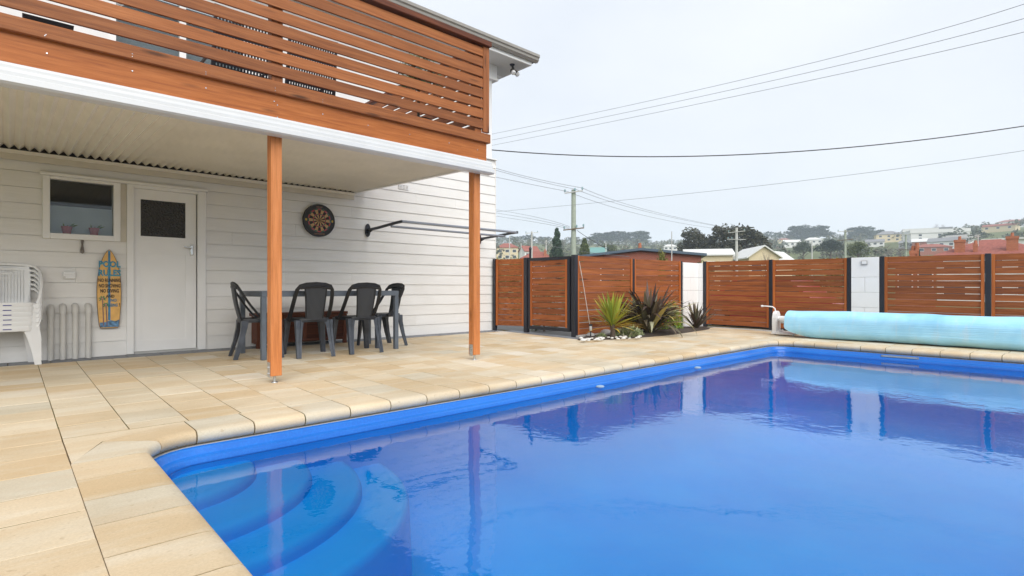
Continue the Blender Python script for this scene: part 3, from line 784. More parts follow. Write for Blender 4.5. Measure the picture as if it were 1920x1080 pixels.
# ================================================================== FENCES AND GATE
FS = .113
def sweepbox(m, a, b_, t0, t1, z0a, z1a, z0b=None, z1b=None):
    """a box from plan point a to b, offset t0..t1 across, heights at both ends"""
    a = Vector(a); b_ = Vector(b_); d = (b_-a).normalized(); n = Vector((d.y, -d.x))
    z0b = z0a if z0b is None else z0b; z1b = z1a if z1b is None else z1b
    q = [a+n*t0, b_+n*t0, b_+n*t1, a+n*t1]; zz = [(z0a, z1a), (z0b, z1b), (z0b, z1b), (z0a, z1a)]
    vs = [(q[i].x, q[i].y, zz[i][0]) for i in range(4)] + [(q[i].x, q[i].y, zz[i][1]) for i in range(4)]
    return m.add(vs, [(0,1,2,3), (4,7,6,5), (0,4,5,1), (1,5,6,2), (2,6,7,3), (3,7,4,0)])
def fence_panel(root, a, b_, za, zb_, axis, nsl=12, wob=.003):
    """slats between two posts; n points to the pool side (t > 0)"""
    for i in range(nsl):
        o = random.uniform(-wob, wob); t = random.uniform(-.002, .002)
        m = MB(); sweepbox(m, a, b_, t-.012, t+.010, za-FS*(i+1)+.0105+o, za-FS*i+o, zb_-FS*(i+1)+.0105+o, zb_-FS*i+o)
        m.build('slat', M['fence'+axis], root)
    A, B = Vector(a), Vector(b_); d = (B-A).normalized()
    for p, q, z in ((A, A + d*.045, za), (B - d*.045, B, zb_)):
        m = MB(); sweepbox(m, p, q, .013, .032, z-FS*nsl+.01, z+.002); m.build('batten', M['batten'], root)
def fpost(root, p, z1, w=.07):
    m = MB().cbox(p[0]-w/2, p[0]+w/2, p[1]-w/2, p[1]+w/2, pz(p[1])-.02, z1, .003)
    m.build('post', M['black'], root)
FZ = 1.605
fA = thing('side_fence', 'short brown slatted fence panel between the house wall and the pool gate', 'fence', (7.47, 8.15, .13))
fpost(fA, (7.35, 8.50), FZ+.005); fpost(fA, (7.575, 7.80), FZ+.01, .085)
fence_panel(fA, (7.361, 8.46), (7.562, 7.85), FZ-.01, FZ-.01, 'y', 12)
gate = thing('pool_gate', 'brown slatted pool gate in a black steel frame with a tall latch', 'gate', (7.6, 7.2, .13))
gm = MB(); ga, gb = (7.585, 7.745), (7.628, 6.69)
def along(t): return (ga[0]+(gb[0]-ga[0])*t, ga[1]+(gb[1]-ga[1])*t)
for t0, t1, z0, z1 in ((0, .055, .20, 1.60), (.945, 1., .20, 1.60), (.055, .945, 1.545, 1.60), (.055, .945, .20, .265)):
    sweepbox(gm, along(t0), along(t1), -.025, .025, z0, z1)
gm.build('frame', M['black'], gate)
for i in range(11):
    m = MB(); sweepbox(m, along(.06), along(.94), -.012, .010, 1.54-.1155*(i+1)+.012, 1.54-.1155*i); m.build('slat', M['fencey'], gate)
for t0, t1 in ((.058, .10), (.90, .942)):
    m = MB(); sweepbox(m, along(t0), along(t1), .0115, .026, .27, 1.54); m.build('batten', M['batten'], gate)
lt = MB().box(7.585, 7.613, 7.70, 7.735, 1.601, 1.76); lt.lathe([(0, .07), (.012, .07), (.03, .03), (.022, 0)], (7.599, 7.717, 1.76), 10)
lt.build('latch', M['black'], gate)
fB = thing('garden_fence', 'brown slatted fence behind the flax plants and the yellow cordyline', 'fence', (9.5, 6.6, .1))
fpost(fB, (7.64, 6.60), FZ+.015, .09); fpost(fB, (9.45, 6.60), FZ+.005); fpost(fB, (11.33, 6.60), FZ+.025)
fence_panel(fB, (7.69, 6.60), (9.41, 6.60), FZ, FZ, 'x', 13); fence_panel(fB, (9.49, 6.60), (11.29, 6.60), FZ, FZ+.02, 'x', 13)
def ftop(Y): return 1.567 + .0105*Y
fC = thing('back_fence', 'brown slatted fence between the corner pillar and the pillar with a light', 'fence', (12.1, 4.9, .08))
for y in (6.40, 4.88, 3.385): fpost(fC, (12.1, y), ftop(y)+.006, .075)
fence_panel(fC, (12.1, 6.355), (12.1, 4.922), ftop(6.36)-.005, ftop(4.92)-.005, 'y', 13)
fence_panel(fC, (12.1, 4.838), (12.1, 3.43), ftop(4.84)-.005, ftop(3.43)-.005, 'y', 13)
fD = thing('end_fence', 'brown slatted fence panels rising behind the rolled blue pool cover', 'fence', (12.1, 1.3, .08))
for y in (2.845, 1.33, -.2, -1.75): fpost(fD, (12.1, y), ftop(y)+.008, .075)
for ya, yb in ((2.80, 1.375), (1.285, -.155), (-.245, -1.705)):
    fence_panel(fD, (12.1, ya), (12.1, yb), ftop(ya)-.005, ftop(yb)-.005, 'y', 13)
# rendered block pillars
def pillar(name, label, blocks, loc):
    t = thing(name, label, 'pillar', loc)
    for b_ in blocks: MB().cbox(*b_, .003).build('block', M['block'], t)
    return t
bl_ = []
zz = [.06, .36, .66, .96, 1.26, 1.605]
for i in range(5):
    z0, z1 = zz[i], zz[i+1]-.004
    if i % 2: bl_ += [(11.375, 11.70, 6.55, 6.75, z0, z1), (11.704, 12.25, 6.55, 6.75, z0, z1)]
    else: bl_ += [(11.375, 11.55, 6.55, 6.75, z0, z1), (11.554, 12.25, 6.55, 6.75, z0, z1)]
    bl_ += [(12.06, 12.25, 6.445, 6.547, z0, z1)]
pillar('corner_pillar', 'white block pillar in the fence corner behind the small flax', bl_, (11.8, 6.6, .08))
bl_ = []
for i in range(5):
    z0, z1 = (.05, .34, .64, .93, 1.22, 1.60)[i], (.05, .34, .64, .93, 1.22, 1.60)[i+1]-.004
    if i in (1, 3): bl_ += [(12.05, 12.25, 2.885, 3.115, z0, z1), (12.05, 12.25, 3.119, 3.345, z0, z1)]
    else: bl_ += [(12.05, 12.25, 2.885, 3.345, z0, z1)]
pillar('light_pillar', 'white block pillar carrying a small square light above the pool cover', bl_, (12.15, 3.1, .07))
wl = thing('wall_light', 'small square bulkhead light on the white block pillar', 'light', (12.04, 3.12, 1.5))
MB().cbox(12.025, 12.048, 3.065, 3.175, 1.455, 1.535, .005).build('housing', M['steel'], wl)
MB().cbox(12.018, 12.024, 3.08, 3.16, 1.468, 1.522, .002).build('lens', M['whiteplastic'], wl)

# ================================================================== THINGS ON THE HOUSE WALL
sg = thing('pool_rules_sign', 'yellow surfboard sign with painted pool rules and palm trees', 'sign', (.93, WY-.04, .5))
def surf(z):                                      # half width along the board
    t = (z - .498) / (1.495 - .498)
    if t < .06: return .088 + .018 * sqrt(max(0, t/.06))
    if t < .45: return .106 + .0205 * sin((t-.06)/.39*pi/2)
    return .1265 * (1 - ((t-.45)/.55)**2.3)**.72 if t < 1 else 0
zs = [.498 + (1.495-.498)*i/40 for i in range(41)]
SX = .932
poly = [(SX+surf(z), z) for z in zs] + [(SX-surf(z), z) for z in zs[::-1][1:]]
SY = WY - .045
m_sign = plain('yellow_sign_paint', (.74, .43, .13), .55, .15, 14.)
m_edge = plain('worn_wood_edge', (.16, .10, .07), .7, .2)
m_sblue = plain('sign_blue_paint', (.05, .22, .40), .6, .2, 20.)
m_sblack = plain('sign_black_paint', (.03, .022, .018), .6, .1)
m_sgreen = plain('sign_green_paint', (.05, .22, .10), .6, .1)
m_steal = plain('sign_teal_paint', (.10, .42, .46), .6, .1)
m_spink = plain('sign_pink_paint', (.65, .25, .27), .6, .1)
m_strunk = plain('sign_trunk_paint', (.20, .11, .13), .6, .1)
m_ssea = plain('sign_sea_paint', (.10, .22, .38), .6, .7, 30.)
MB().prism(poly, 'y', SY, SY+.022).build('board', m_edge, sg)
inner = [(SX+(x-SX)*.955, 1.0+(z-1.0)*.987) for x, z in poly]
MB().prism(inner, 'y', SY-.0025, SY-.0005).build('face', m_sign, sg)
def flat(name, pl, mat, y, parent=sg): MB().prism(pl, 'y', SY-y-.0012, SY-y).build(name, mat, parent)
flat('stripe', [(SX-.012, .60), (SX+.012, .60), (SX+.012, 1.478), (SX-.012, 1.478)], m_sblue, .003)
sea = [(SX+surf(z)*.94*s, z) for s, z in ((-1, .512), (1, .512), (1, .54), (1, .57), (1, .605))]
sea += [(SX+.06, .585), (SX+.01, .60), (SX-.04, .575), (SX-.098, .572)]
flat('painted_sea', sea, m_ssea, .0045)
def words(txt, cx_, z, h, mat, y=.006, sq=1., bold=.0):
    c = bpy.data.curves.new('lettering', 'FONT'); c.body = txt; c.size = h; c.align_x = 'CENTER'; c.resolution_u = 2
    c.offset = bold; c.extrude = .0006
    o = bpy.data.objects.new('tmp', c); COL.objects.link(o); dg = bpy.context.evaluated_depsgraph_get()
    me = bpy.data.meshes.new_from_object(o.evaluated_get(dg)); bpy.data.objects.remove(o)
    q = ORG[sg.name]
    me.transform(Matrix.Translation((cx_-q[0], SY-y-q[1], z-q[2])) @ Matrix.Rotation(pi/2, 4, 'X') @ Matrix.Scale(sq, 4, (1, 0, 0)))
    me.materials.clear(); me.materials.append(mat)
    ob = bpy.data.objects.new('lettering', me); COL.objects.link(ob); ob.parent = sg; return ob
for t, z, h in (('POOL', 1.275, .105), ('RULES', 1.165, .105)):
    words(t, SX+.004, z-.004, h, m_steal, .0055, .80, .004); words(t, SX, z, h, m_sblue, .0075, .80, .0015)
for t, z, h, s in (('NO RUNNiNG', 1.082, .064, .56), ('NO SHOViNG', 1.014, .064, .56), ('NO DiViNG', .950, .062, .60), ('AND', .886, .050, .8)):
    words(t, SX+.004 if t != 'AND' else SX+.01, z, h, m_sblack, .0075, s, .0015)
words('NO', SX+.045, .834, .050, m_sblue, .0075, .8, .0015)
words('PEEiNG', SX+.035, .772, .052, m_sblue, .0075, .62, .0015); words('!', SX+.105, .772, .062, m_sblack, .0075, .8, .0015)
for x0, z1, s in ((SX-.070, .875, 1), (SX-.035, .795, .85)):
    flat('palm_trunk', [(x0+.008, .53), (x0+.018, .53), (x0+.006, z1), (x0-.003, z1)], m_strunk, .006)
    for a in (10, 60, 115, 165, 215, 330):
        L = .045*s; c, q = cos(radians(a)), sin(radians(a))
        flat('palm_frond', [(x0, z1), (x0+c*L*.5-q*.008, z1+q*L*.5+c*.008), (x0+c*L, z1+q*L-.006), (x0+c*L*.5+q*.006, z1+q*L*.5-c*.006)], m_sgreen, .0075)
    flat('painted_bloom', [(x0+.010*cos(k*pi/3), z1+.010*sin(k*pi/3)) for k in range(6)], m_spink, .009)
# dartboard
db = thing('dartboard', 'round black dartboard with red and tan sectors on the wall', 'dartboard', (3.655, WY-.03, 2.09))
DC = (3.655, 2.09); RB = .258
def disc(r0, r1, a0, a1, n, y, mi, m):
    vs = [(DC[0]+r*sin(radians(a)), y, DC[1]+r*cos(radians(a))) for r in (r0, r1) for a in [a0+(a1-a0)*i/n for i in range(n+1)]]
    m.add(vs, [(i, n+1+i, n+2+i, i+1) for i in range(n)], mi)
m = MB().prism([(DC[0]+RB*cos(2*pi*k/48), DC[1]+RB*sin(2*pi*k/48)) for k in range(48)], 'y', WY-.058, WY-.014)
m.build('body', plain('black_sisal', (.018, .018, .020), .6, .5, 40.), db, smooth=50)
m = MB(); disc(RB-.012, RB, 0, 360, 48, WY-.062, 0, m)
MB().tube([(DC[0]+(RB-.004)*cos(2*pi*k/48), WY-.058, DC[1]+(RB-.004)*sin(2*pi*k/48)) for k in range(49)], .006, 6, caps=False).build('rim', M['black'], db, smooth=True)
tan_, blk = plain('tan_sisal', (.50, .30, .13), .8, .2, 40.), plain('black_sector', (.012, .012, .012), .8, .2)
red_, grn = plain('red_sisal', (.42, .02, .02), .8, .1), plain('green_sisal', (.03, .09, .035), .8, .1)
m = MB()
for k in range(20):
    a0, a1 = k*18-9, k*18+9; dk = k % 2 == 0; y = WY-.0605
    for r0, r1, mi in ((.018, .094, 1 if dk else 0), (.094, .110, 2 if dk else 3), (.110, .168, 1 if dk else 0), (.168, .188, 2 if dk else 3)):
        disc(r0, r1, a0, a1, 3, y, mi, m)
disc(0, .018, 0, 360, 12, WY-.0605, 3, m); disc(0, .008, 0, 360, 12, WY-.0615, 2, m)
m.build('scoring_face', [tan_, blk, red_, grn], db)
wr = MB()
for r in (.094, .110, .168, .188): wr.tube([(DC[0]+r*cos(2*pi*k/32), WY-.062, DC[1]+r*sin(2*pi*k/32)) for k in range(33)], .0006, 4, caps=False)
wr.build('wire', M['chrome'], db, kind='stuff')
for dx, dz in ((-.215, 0), (.215, 0)):
    MB().prism([(DC[0]+dx+.016*cos(k*pi/3), DC[1]+dz+.02*sin(k*pi/3)) for k in range(6)], 'y', WY-.0605, WY-.0585).build('yellow_badge', M['blade_gold'], db)
for dz, wd in ((.215, .05), (-.215, .085)):
    MB().box(DC[0]-wd, DC[0]+wd, WY-.0605, WY-.0585, DC[1]+dz-.011, DC[1]+dz+.011).build('maker_band', plain('faded_print', (.16, .09, .06), .7, .6, 60.), db)
# folding clothesline
cl = thing('clothesline', 'folding wall clothesline frame with dark arms and grey bars', 'clothesline', (5.7, WY, 2.0))
for x, z0, z1 in ((4.52, 1.885, 2.11), (6.98, 1.885, 2.11)):
    pts = [(x+.048*cos(a), z0+(z1-z0)/2+(z1-z0)/2*sin(a)*(1 if abs(sin(a)) > .5 else .9)) for a in [2*pi*k/20 for k in range(20)]]
    MB().prism(pts, 'y', WY-.035, WY-.013).build('wall_plate', M['black'], cl)
    a = MB().tube([(x, WY-.02, 2.0), (x, 8.2, 2.012), (x, 7.62, 2.045), (x, 7.45, 2.05)], .024, 8); a.tube([(x, WY-.03, 1.94), (x, 8.38, 2.0)], .014, 6)
    a.build('arm', M['black'], cl, smooth=True)
MB().tube([(4.52, 7.45, 2.05), (6.98, 7.45, 2.05)], .022, 8).build('front_bar', M['alu'], cl, smooth=True)
MB().tube([(4.52, 7.78, 2.0), (6.98, 7.78, 2.0)], .020, 8).build('inner_bar', M['alu'], cl, smooth=True)
MB().cbox(6.955, 7.005, 7.43, 7.47, 2.028, 2.072, .004).build('end_cap', M['black'], cl)
# bottle opener, outlet box, pipes
bo = MB().prism([(.665+.020*cos(radians(a))+0, 1.455+.022*sin(radians(a))) for a in range(180, 361, 20)] + [(.680, 1.50), (.674, 1.545), (.680, 1.585), (.678, 1.61), (.665, 1.618), (.652, 1.61), (.650, 1.585), (.656, 1.545), (.650, 1.50)], 'y', WY-.034, WY-.014)
tag(bo.build('bottle_opener', plain('cast_iron_opener', (.15, .13, .115), .5, .3, 30., metal=.5), origin=(.665, WY-.02, 1.45), smooth=40), 'cast metal bottle opener screwed below the window', 'bottle opener')
ob_ = thing('outlet_box', 'white plastic outlet box on the wall above the vent pipes', 'outlet', (.54, WY-.02, 1.11))
MB().cbox(.478, .602, WY-.045, WY-.013, 1.118, 1.205, .008).build('case', M['whiteplastic'], ob_)
MB().cbox(.484, .596, WY-.052, WY-.0455, 1.172, 1.201, .004).build('lid', M['whiteplastic'], ob_)
MB().cbox(.487, .503, WY-.0505, WY-.0455, 1.128, 1.150, .002).build('switch', M['offplastic'], ob_)
for i, (x, zt, nm) in enumerate(((.365, .775, 'first of the four upright painted pipes, nearest the stacked chairs'), (.478, .785, 'second of the four upright painted pipes from the stacked chairs'), (.595, .79, 'third of the four upright painted pipes from the stacked chairs'), (.722, .787, 'last of the four upright painted pipes, nearest the surfboard sign'))):
    t = thing('vent_pipe', nm, 'pipe', (x, WY-.05, .14), 'painted pipes on the house wall')
    y0 = WY-.062
    MB().tube([(x, y0, .12), (x, y0, zt-.075)], .031, 14).build('pipe', M['offplastic'], t, smooth=True)
    MB().tube([(x, y0, zt-.09), (x, y0, zt-.045), (x, y0+.012, zt-.018), (x, y0+.035, zt-.004), (x, y0+.06, zt)], .036, 14).build('elbow', M['offplastic'], t, smooth=True)
fl_ = thing('flood_light', 'twin black floodlight under the white eave corner', 'light', (7.62, 8.3, EZ))
c = Vector((7.63, 8.28, EZ))
MB().lathe([(0, -.03), (.04, -.028), (.055, 0)], tuple(c), 14).build('base_plate', M['black'], fl_, smooth=True)
for dx, dy, dz in ((-.05, -.06, -.17), (.10, .02, -.13)):
    e = c + Vector((dx, dy, dz)); d = Vector((dx, dy-.12, dz)).normalized()
    f = MB().tube([c+Vector((dx*.2, dy*.2, -.02)), c+Vector((dx*.6, dy*.6, dz*.6))], .014, 6); f.tube([e-d*.06, e-d*.02, e+d*.045], [.025, .042, .046], 12)
    fo = f.build('lamp_head', M['black'], fl_, smooth=True)
    MB().tube([e+d*.046, e+d*.075, e+d*.10], [.046, .050, .030], 12).build('bulb', plain('clear_bulb', (.6, .6, .6), .1, .05), fo, smooth=True)
fpots = []
for px, dx, lab in ((125, -.055, 'red flower pot behind the frosted window, nearer the stacked chairs'), (176, 0, 'red flower pot behind the frosted window, nearer the door')):
    q = on_y(px, 440, WY+.115); t = thing('flower_pot', lab, 'pot', (q.x, WY+.088, 1.665), 'pots behind the window')
    MB().lathe([(0, .001), (.038, .001), (.058, .10), (.054, .10), (.05, .09), (0, .09)], (q.x, WY+.088, 1.665), 16).build('pot', M['terracotta'], t, smooth=35)
    lv = MB()
    for k in range(7):
        a = k*.9; e = Vector((q.x+.02*cos(a), WY+.07, 1.755)); u = Vector((cos(a)*.06+.03, 0, .035+.02*sin(k*2.)))
        lv.add([e, e+u*.5+Vector((0, 0, .012)), e+u, e+u*.5-Vector((0, 0, .012))], [(0,1,2,3)])
    lv.build('leaves', M['leaf_bright'], t, kind='stuff')

# ================================================================== FURNITURE ON THE PATIO
def blob_slab(wf, wb, d0, d1, z, th, r=.06, dish=.0):
    """seat slab: front half width wf at y=d1, back half width wb at y=d0"""
    out = []
    for (cx_, cy_, a0) in ((wf-r, d1-r, 0), (-(wf-r), d1-r, 90), (-(wb-r), d0+r, 180), (wb-r, d0+r, 270)):
        out += arc(cx_, cy_, a0, a0+90, r, 4)
    return out
def monobloc():
    t = thing('plastic_chair', 'x', 'chair', (0, 0, 0), 'charcoal plastic chairs round the patio table')
    o = blob_slab(.245, .20, -.23, .25, 0, 0)
    s = MB()
    rings = [[(x*k, y*k, z) for x, y in o] for k, z in ((.90, .455), (1., .45), (1.0, .488), (.985, .497), (.93, .492), (.5, .478))]
    s.loft(rings); s.build('seat', M['charcoal'], t, smooth=40)
    for sx in (-1, 1):
        for top, foot in (((.215, .20), (.255, .235)), ((.185, -.185), (.215, -.295))):
            rg = []
            for f, wd, dp in ((0, .105, .08), (.22, .082, .066), (.6, .066, .056), (1, .056, .048)):
                x = sx*(top[0] + (foot[0]-top[0])*f); y = top[1] + (foot[1]-top[1])*f**1.4; z = .475*(1-f)
                yo = dp if top[1] > 0 else -dp
                rg.append([(x-sx*wd/2, y+yo/2, z), (x-sx*wd*.15, y+yo/2, z), (x-sx*wd*.1, y+yo*.38, z), (x+sx*wd*.1, y+yo*.38, z), (x+sx*wd*.15, y+yo/2, z), (x+sx*wd/2, y+yo/2, z), (x+sx*wd/2, y-yo/2, z), (x+sx*wd*.3, y-yo*.5, z), (x-sx*wd*.3, y-yo*.1, z)])
            m = MB().loft(rg); m.build('leg', M['charleg'], t)
    path = [(.248, .05, .475), (.25, -.03, .54), (.244, -.13, .67), (.234, -.205, .79), (.222, -.25, .865), (.19, -.277, .912), (.12, -.294, .934), (0, -.302, .942)]
    path = path + [(-x, y, z) for x, y, z in path[::-1][1:]]
    fr = MB(); P = [Vector(p) for p in path]; rg = []
    for i, p in enumerate(P):
        tg = (P[min(i+1, len(P)-1)] - P[max(i-1, 0)]).normalized()
        out = Vector((p.x, 0, max(0, p.z-.80)*2.2)); out = (out - tg*out.dot(tg)).normalized(); b_ = tg.cross(out)
        wd = .036 if p.z < .86 else .034
        rg.append([p+out*wd*.55+b_*.012, p+out*wd*.75, p+out*wd*.55-b_*.012, p-out*wd*.6-b_*.012, p-out*wd*.6+b_*.012])
    fr.loft(rg); fr.build('back_frame', M['charcoal'], t, smooth=40)
    pn = MB(); rg = []
    for f in [i/8 for i in range(9)]:
        z = .47 + .435*f; y = -.205 - .085*f - .012*sin(pi*f); hw = .100 + .034*f
        rg.append([(-hw, y-.004, z), (-hw*.5, y-.020, z), (hw*.5, y-.020, z), (hw, y-.004, z), (hw, y+.010, z), (hw*.5, y-.004, z), (-hw*.5, y-.004, z), (-hw, y+.010, z)])
    pn.loft(rg); back = pn.build('backrest', M['weave'], t, smooth=40)
    ed = MB()
    for sx in (-1, 1): ed.tube([(sx*(.102+.034*f), -.205-.085*f-.012*sin(pi*f), .47+.435*f) for f in [i/8 for i in range(9)]], .011, 6)
    ed.tube([(-.11, -.212, .478), (0, -.226, .474), (.11, -.212, .478)], .016, 6); ed.tube([(-.19, -.27, .885), (-.1, -.293, .898), (0, -.299, .905), (.1, -.293, .898), (.19, -.27, .885)], .020, 6)
    ed.build('back_edging', M['charcoal'], back, smooth=True)
    return t
chA = monobloc()
chA.location = (2.93, 7.15, pz(7.1)); chA.rotation_euler = (0, 0, radians(-6)); chA['label'] = 'charcoal plastic chair with its back to the pool, nearer the front deck post'
dup(chA, (3.60, 7.12, pz(7.1)), radians(-2), 'charcoal plastic chair with its back to the pool, nearer the bare table leg')
dup(chA, (2.37, 7.42, pz(7.4)), radians(-90-8), 'charcoal plastic chair at the table end by the door')
dup(chA, (4.20, 7.52, pz(7.5)), radians(90+4), 'charcoal plastic chair at the far table end behind the bare table leg')
tb = thing('patio_table', 'grey metal patio table beside the house wall', 'table', (3.25, 7.45, pz(7.4)))
tz = pz(7.4)
TX0, TX1, TY0, TY1 = 2.28, 4.20, 7.01, 7.90
ap = MB()
for b_ in ((TX0, TX1, TY0, TY0+.04), (TX0, TX1, TY1-.04, TY1), (TX0, TX0+.04, TY0+.04, TY1-.04), (TX1-.04, TX1, TY0+.04, TY1-.04)): ap.cbox(*b_, tz+.775, tz+.846, .004)
ap.build('table_frame', M['tablegrey'], tb)
MB().box(TX0+.041, TX1-.041, TY0+.041, TY1-.041, tz+.822, tz+.836).build('tabletop', M['tabletop'], tb)
for x in (TX0, TX1-.062):
    for y in (TY0, TY1-.062):
        MB().cbox(x+.001, x+.061, y+.001, y+.061, pz(y), tz+.774, .004).build('leg', M['tablegrey'], tb)
gb = MB()
q = Vector((3.1, 7.5, tz+.85))
gp_ = thing('green_plant', 'small green plant showing above the charcoal chair on the table', 'plant', (3.16, 7.45, tz+.838))
MB().lathe([(0, 0), (.035, 0), (.045, .05), (.04, .05), (0, .045)], (3.16, 7.45, tz+.838), 14).build('pot', M['charcoal'], gp_, smooth=35)
lv = MB()
for k in range(40):
    a, e = random.random()*6.28, random.random()*1.4; c = Vector((3.16+.035*cos(a)*cos(e), 7.45+.035*sin(a)*cos(e), tz+.885+.045*sin(e))); u = Vector((random.gauss(0, 1), random.gauss(0, 1), random.gauss(0, 1))).normalized()*.014; v_ = u.orthogonal().normalized()*.009
    lv.add([c-u, c+v_, c+u, c-v_], [(0,1,2,3)])
lv.build('leaves', M['leaf_bright'], gp_, kind='stuff')
# storage chest
ck = thing('storage_chest', 'dark brown louvred timber storage chest against the house wall', 'chest', (3.28, 8.36, .14))
CX0, CX1, CYF, CYB, cz = 2.60, 3.97, 8.20, 8.50, pz(8.2)
MB().box(CX0+.02, CX1-.02, CYF+.03, CYB, cz+.06, cz+.46).build('body', M['chestx'], ck)
MB().cbox(CX0-.01, CX1+.01, CYF-.012, CYB+.01, cz+.462, cz+.505, .005).build('lid', M['chestx'], ck)
for x in (CX0, CX0+.66, CX1-.06):
    MB().cbox(x, x+.06, CYF, CYF+.045, cz if x != CX0+.66 else cz+.105, cz+.46, .004).build('stile', M['chestz'], ck)
for z0, z1 in ((.07, .105), (.42, .46)): 
    MB().cbox(CX0+.061, CX1-.061, CYF+.006, CYF+.04, cz+z0, cz+z1, .003).build('rail', M['chestx'], ck)
for a, b_ in ((CX0+.062, CX0+.658), (CX0+.722, CX1-.062)):
    for i in range(13):
        z = cz+.112+.0238*i; MB().prism([(CYF+.008, z), (CYF+.014, z), (CYF+.030, z+.021), (CYF+.024, z+.021)], 'x', a, b_).build('louvre', M['chestx'], ck)
# stacked white chairs
def white_chair(lab):
    t = thing('stacking_chair', lab, 'chair', (0, 0, 0), 'stacked white plastic chairs')
    o = blob_slab(.255, .21, -.15, .19, 0, 0, .07)
    s = MB(); s.loft([[(x*k, y*k, z) for x, y in o] for k, z in ((.975, .385), (1., .43), (.985, .44), (.92, .436), (.5, .42))]); s.build('seat', M['whiteplastic'], t, smooth=40)
    b_ = MB(); rg = []
    for f in [i/8 for i in range(9)]:
        z = .43 + .425*f; y = -.125 - .06*f; hw = .185 + .03*sin(pi*f*.8)
        rg.append([(-hw, y+.008, z), (0, y-.03, z), (hw, y+.008, z), (hw, y+.018, z), (0, y-.018, z), (-hw, y+.018, z)])
    b_.loft(rg); bk = b_.build('backrest', M['whiteplastic'], t, smooth=40)
    rb = MB()
    for i in range(12):
        x = -.15 + .3*i/11; yo = -.018 + .036*abs(x)/.2
        rb.tube([(x, -.125-.06*f+yo+.016, .43+.425*f) for f in (.12, .5, .9)], .0035, 5)
    rb.build('ribs', M['whiteplastic'], bk, kind='stuff')
    path = [(.262, .15, .42), (.288, .13, .50), (.30, .09, .60), (.302, .01, .685), (.30, -.08, .74), (.288, -.14, .80), (.255, -.17, .845), (.17, -.19, .868), (0, -.198, .875)]
    path = path + [(-x, y, z) for x, y, z in path[::-1][1:]]
    P = [Vector(p) for p in path]; rg = []; fr = MB()
    for i, p in enumerate(P):
        tg = (P[min(i+1, len(P)-1)] - P[max(i-1, 0)]).normalized(); out = Vector((p.x, 0, max(0, p.z-.76)*3)); out = (out - tg*out.dot(tg)).normalized(); c_ = tg.cross(out)
        wd = .032 if p.z < .80 else .028
        rg.append([p+out*.012+c_*wd, p+out*.018, p+out*.012-c_*wd, p-out*.012-c_*wd, p-out*.012+c_*wd])
    fr.loft(rg); fr.build('arm_frame', M['whiteplastic'], t, smooth=40)
    for sx in (-1, 1):
        for top, foot, w0, w1 in (((.225, .14), (.285, .165), .13, .06), ((.19, -.10), (.235, -.14), .085, .06)):
            rg = []
            for f in (0, .12, .3, .6, 1):
                wd = w1 + (w0-w1)*(1-f)**2.2; x = sx*(top[0] + (foot[0]-top[0])*f**.9); y = top[1] + (foot[1]-top[1])*f; z = .425*(1-f); dp = .05 - .015*f
                rg.append([(x-sx*wd*.7, y+dp/2, z), (x+sx*wd*.3, y+dp/2, z), (x+sx*wd*.3, y-dp/2, z), (x-sx*wd*.7, y-dp/2, z)])
            MB().loft(rg).build('leg', M['whiteplastic'], t)
    st = MB().box(-.05, .02, .1885, .1905, .405, .414); st.build('sticker', M['label_blue'], t)
    return t
lbl = ['bottom chair of the stacked white plastic chairs, standing on the paving', 'second white chair up from the bottom of the stack', 'third white chair up from the bottom of the stack', 'third white chair down from the top of the stack', 'second white chair down from the top of the stack', 'top chair of the stacked white plastic chairs beside the window']
wc = white_chair(lbl[0]); wx, wy_ = -.03, 8.36
wc.location = (wx, wy_, pz(8.4)); wc.rotation_euler = (0, 0, pi)
for i in range(1, 6): dup(wc, (wx, wy_, pz(8.4)+.053*i), pi+radians(random.uniform(-.4, .4)), lbl[i])

# ================================================================== POOL COVER ROLLER
rl = thing('cover_roller', 'white plastic roller stand with crank handle at the end of the pool cover', 'roller', (11.3, 4.45, TOP))
YS = 4.42
pl = [(11.19, .115), (11.18, .30), (11.185, .42), (11.21, .50), (11.25, .54), (11.30, .555), (11.35, .54), (11.39, .50), (11.415, .42), (11.42, .30), (11.41, .115)]
MB().prism(pl, 'y', YS, YS+.075).build('end_plate', M['whiteplastic'], rl)
ft = MB().prism([(YS+.09, .10), (YS+.09, .125), (YS-.02, .14), (YS-.04, .18), (YS-.06, .14), (YS-.34, .118), (YS-.34, .10)], 'x', 11.17, 11.43)
for y in (YS+.05, YS-.30): ft.lathe([(0, -.03), (.025, -.03), (.025, 0)], (11.24, y, .10), 8)
ft.build('foot', M['whiteplastic'], rl)
MB().tube([(11.3, YS-.004, .40), (11.3, YS-.09, .40)], [.05, .035], 12).build('hub', M['whiteplastic'], rl, smooth=True)
MB().tube([(11.3, YS-.05, .385), (11.3, 3.4, .385)], .072, 16).build('tube', M['whiteplastic'], rl, smooth=True)
MB().tube([(11.27, YS+.04, .54), (11.26, YS+.05, .60), (11.24, YS+.09, .635), (11.22, YS+.20, .645), (11.22, YS+.27, .645)], .012, 8).build('crank_handle', M['whiteplastic'], rl, smooth=True)
MB().tube([(11.22, YS+.27, .645), (11.22, YS+.30, .645)], .022, 8).build('knob', M['whiteplastic'], rl, smooth=True)
cv = thing('pool_cover', 'rolled light blue pool cover lying behind the far coping', 'cover', (11.15, 1.2, TOP))
NA, NL = 40, 60; rings = []
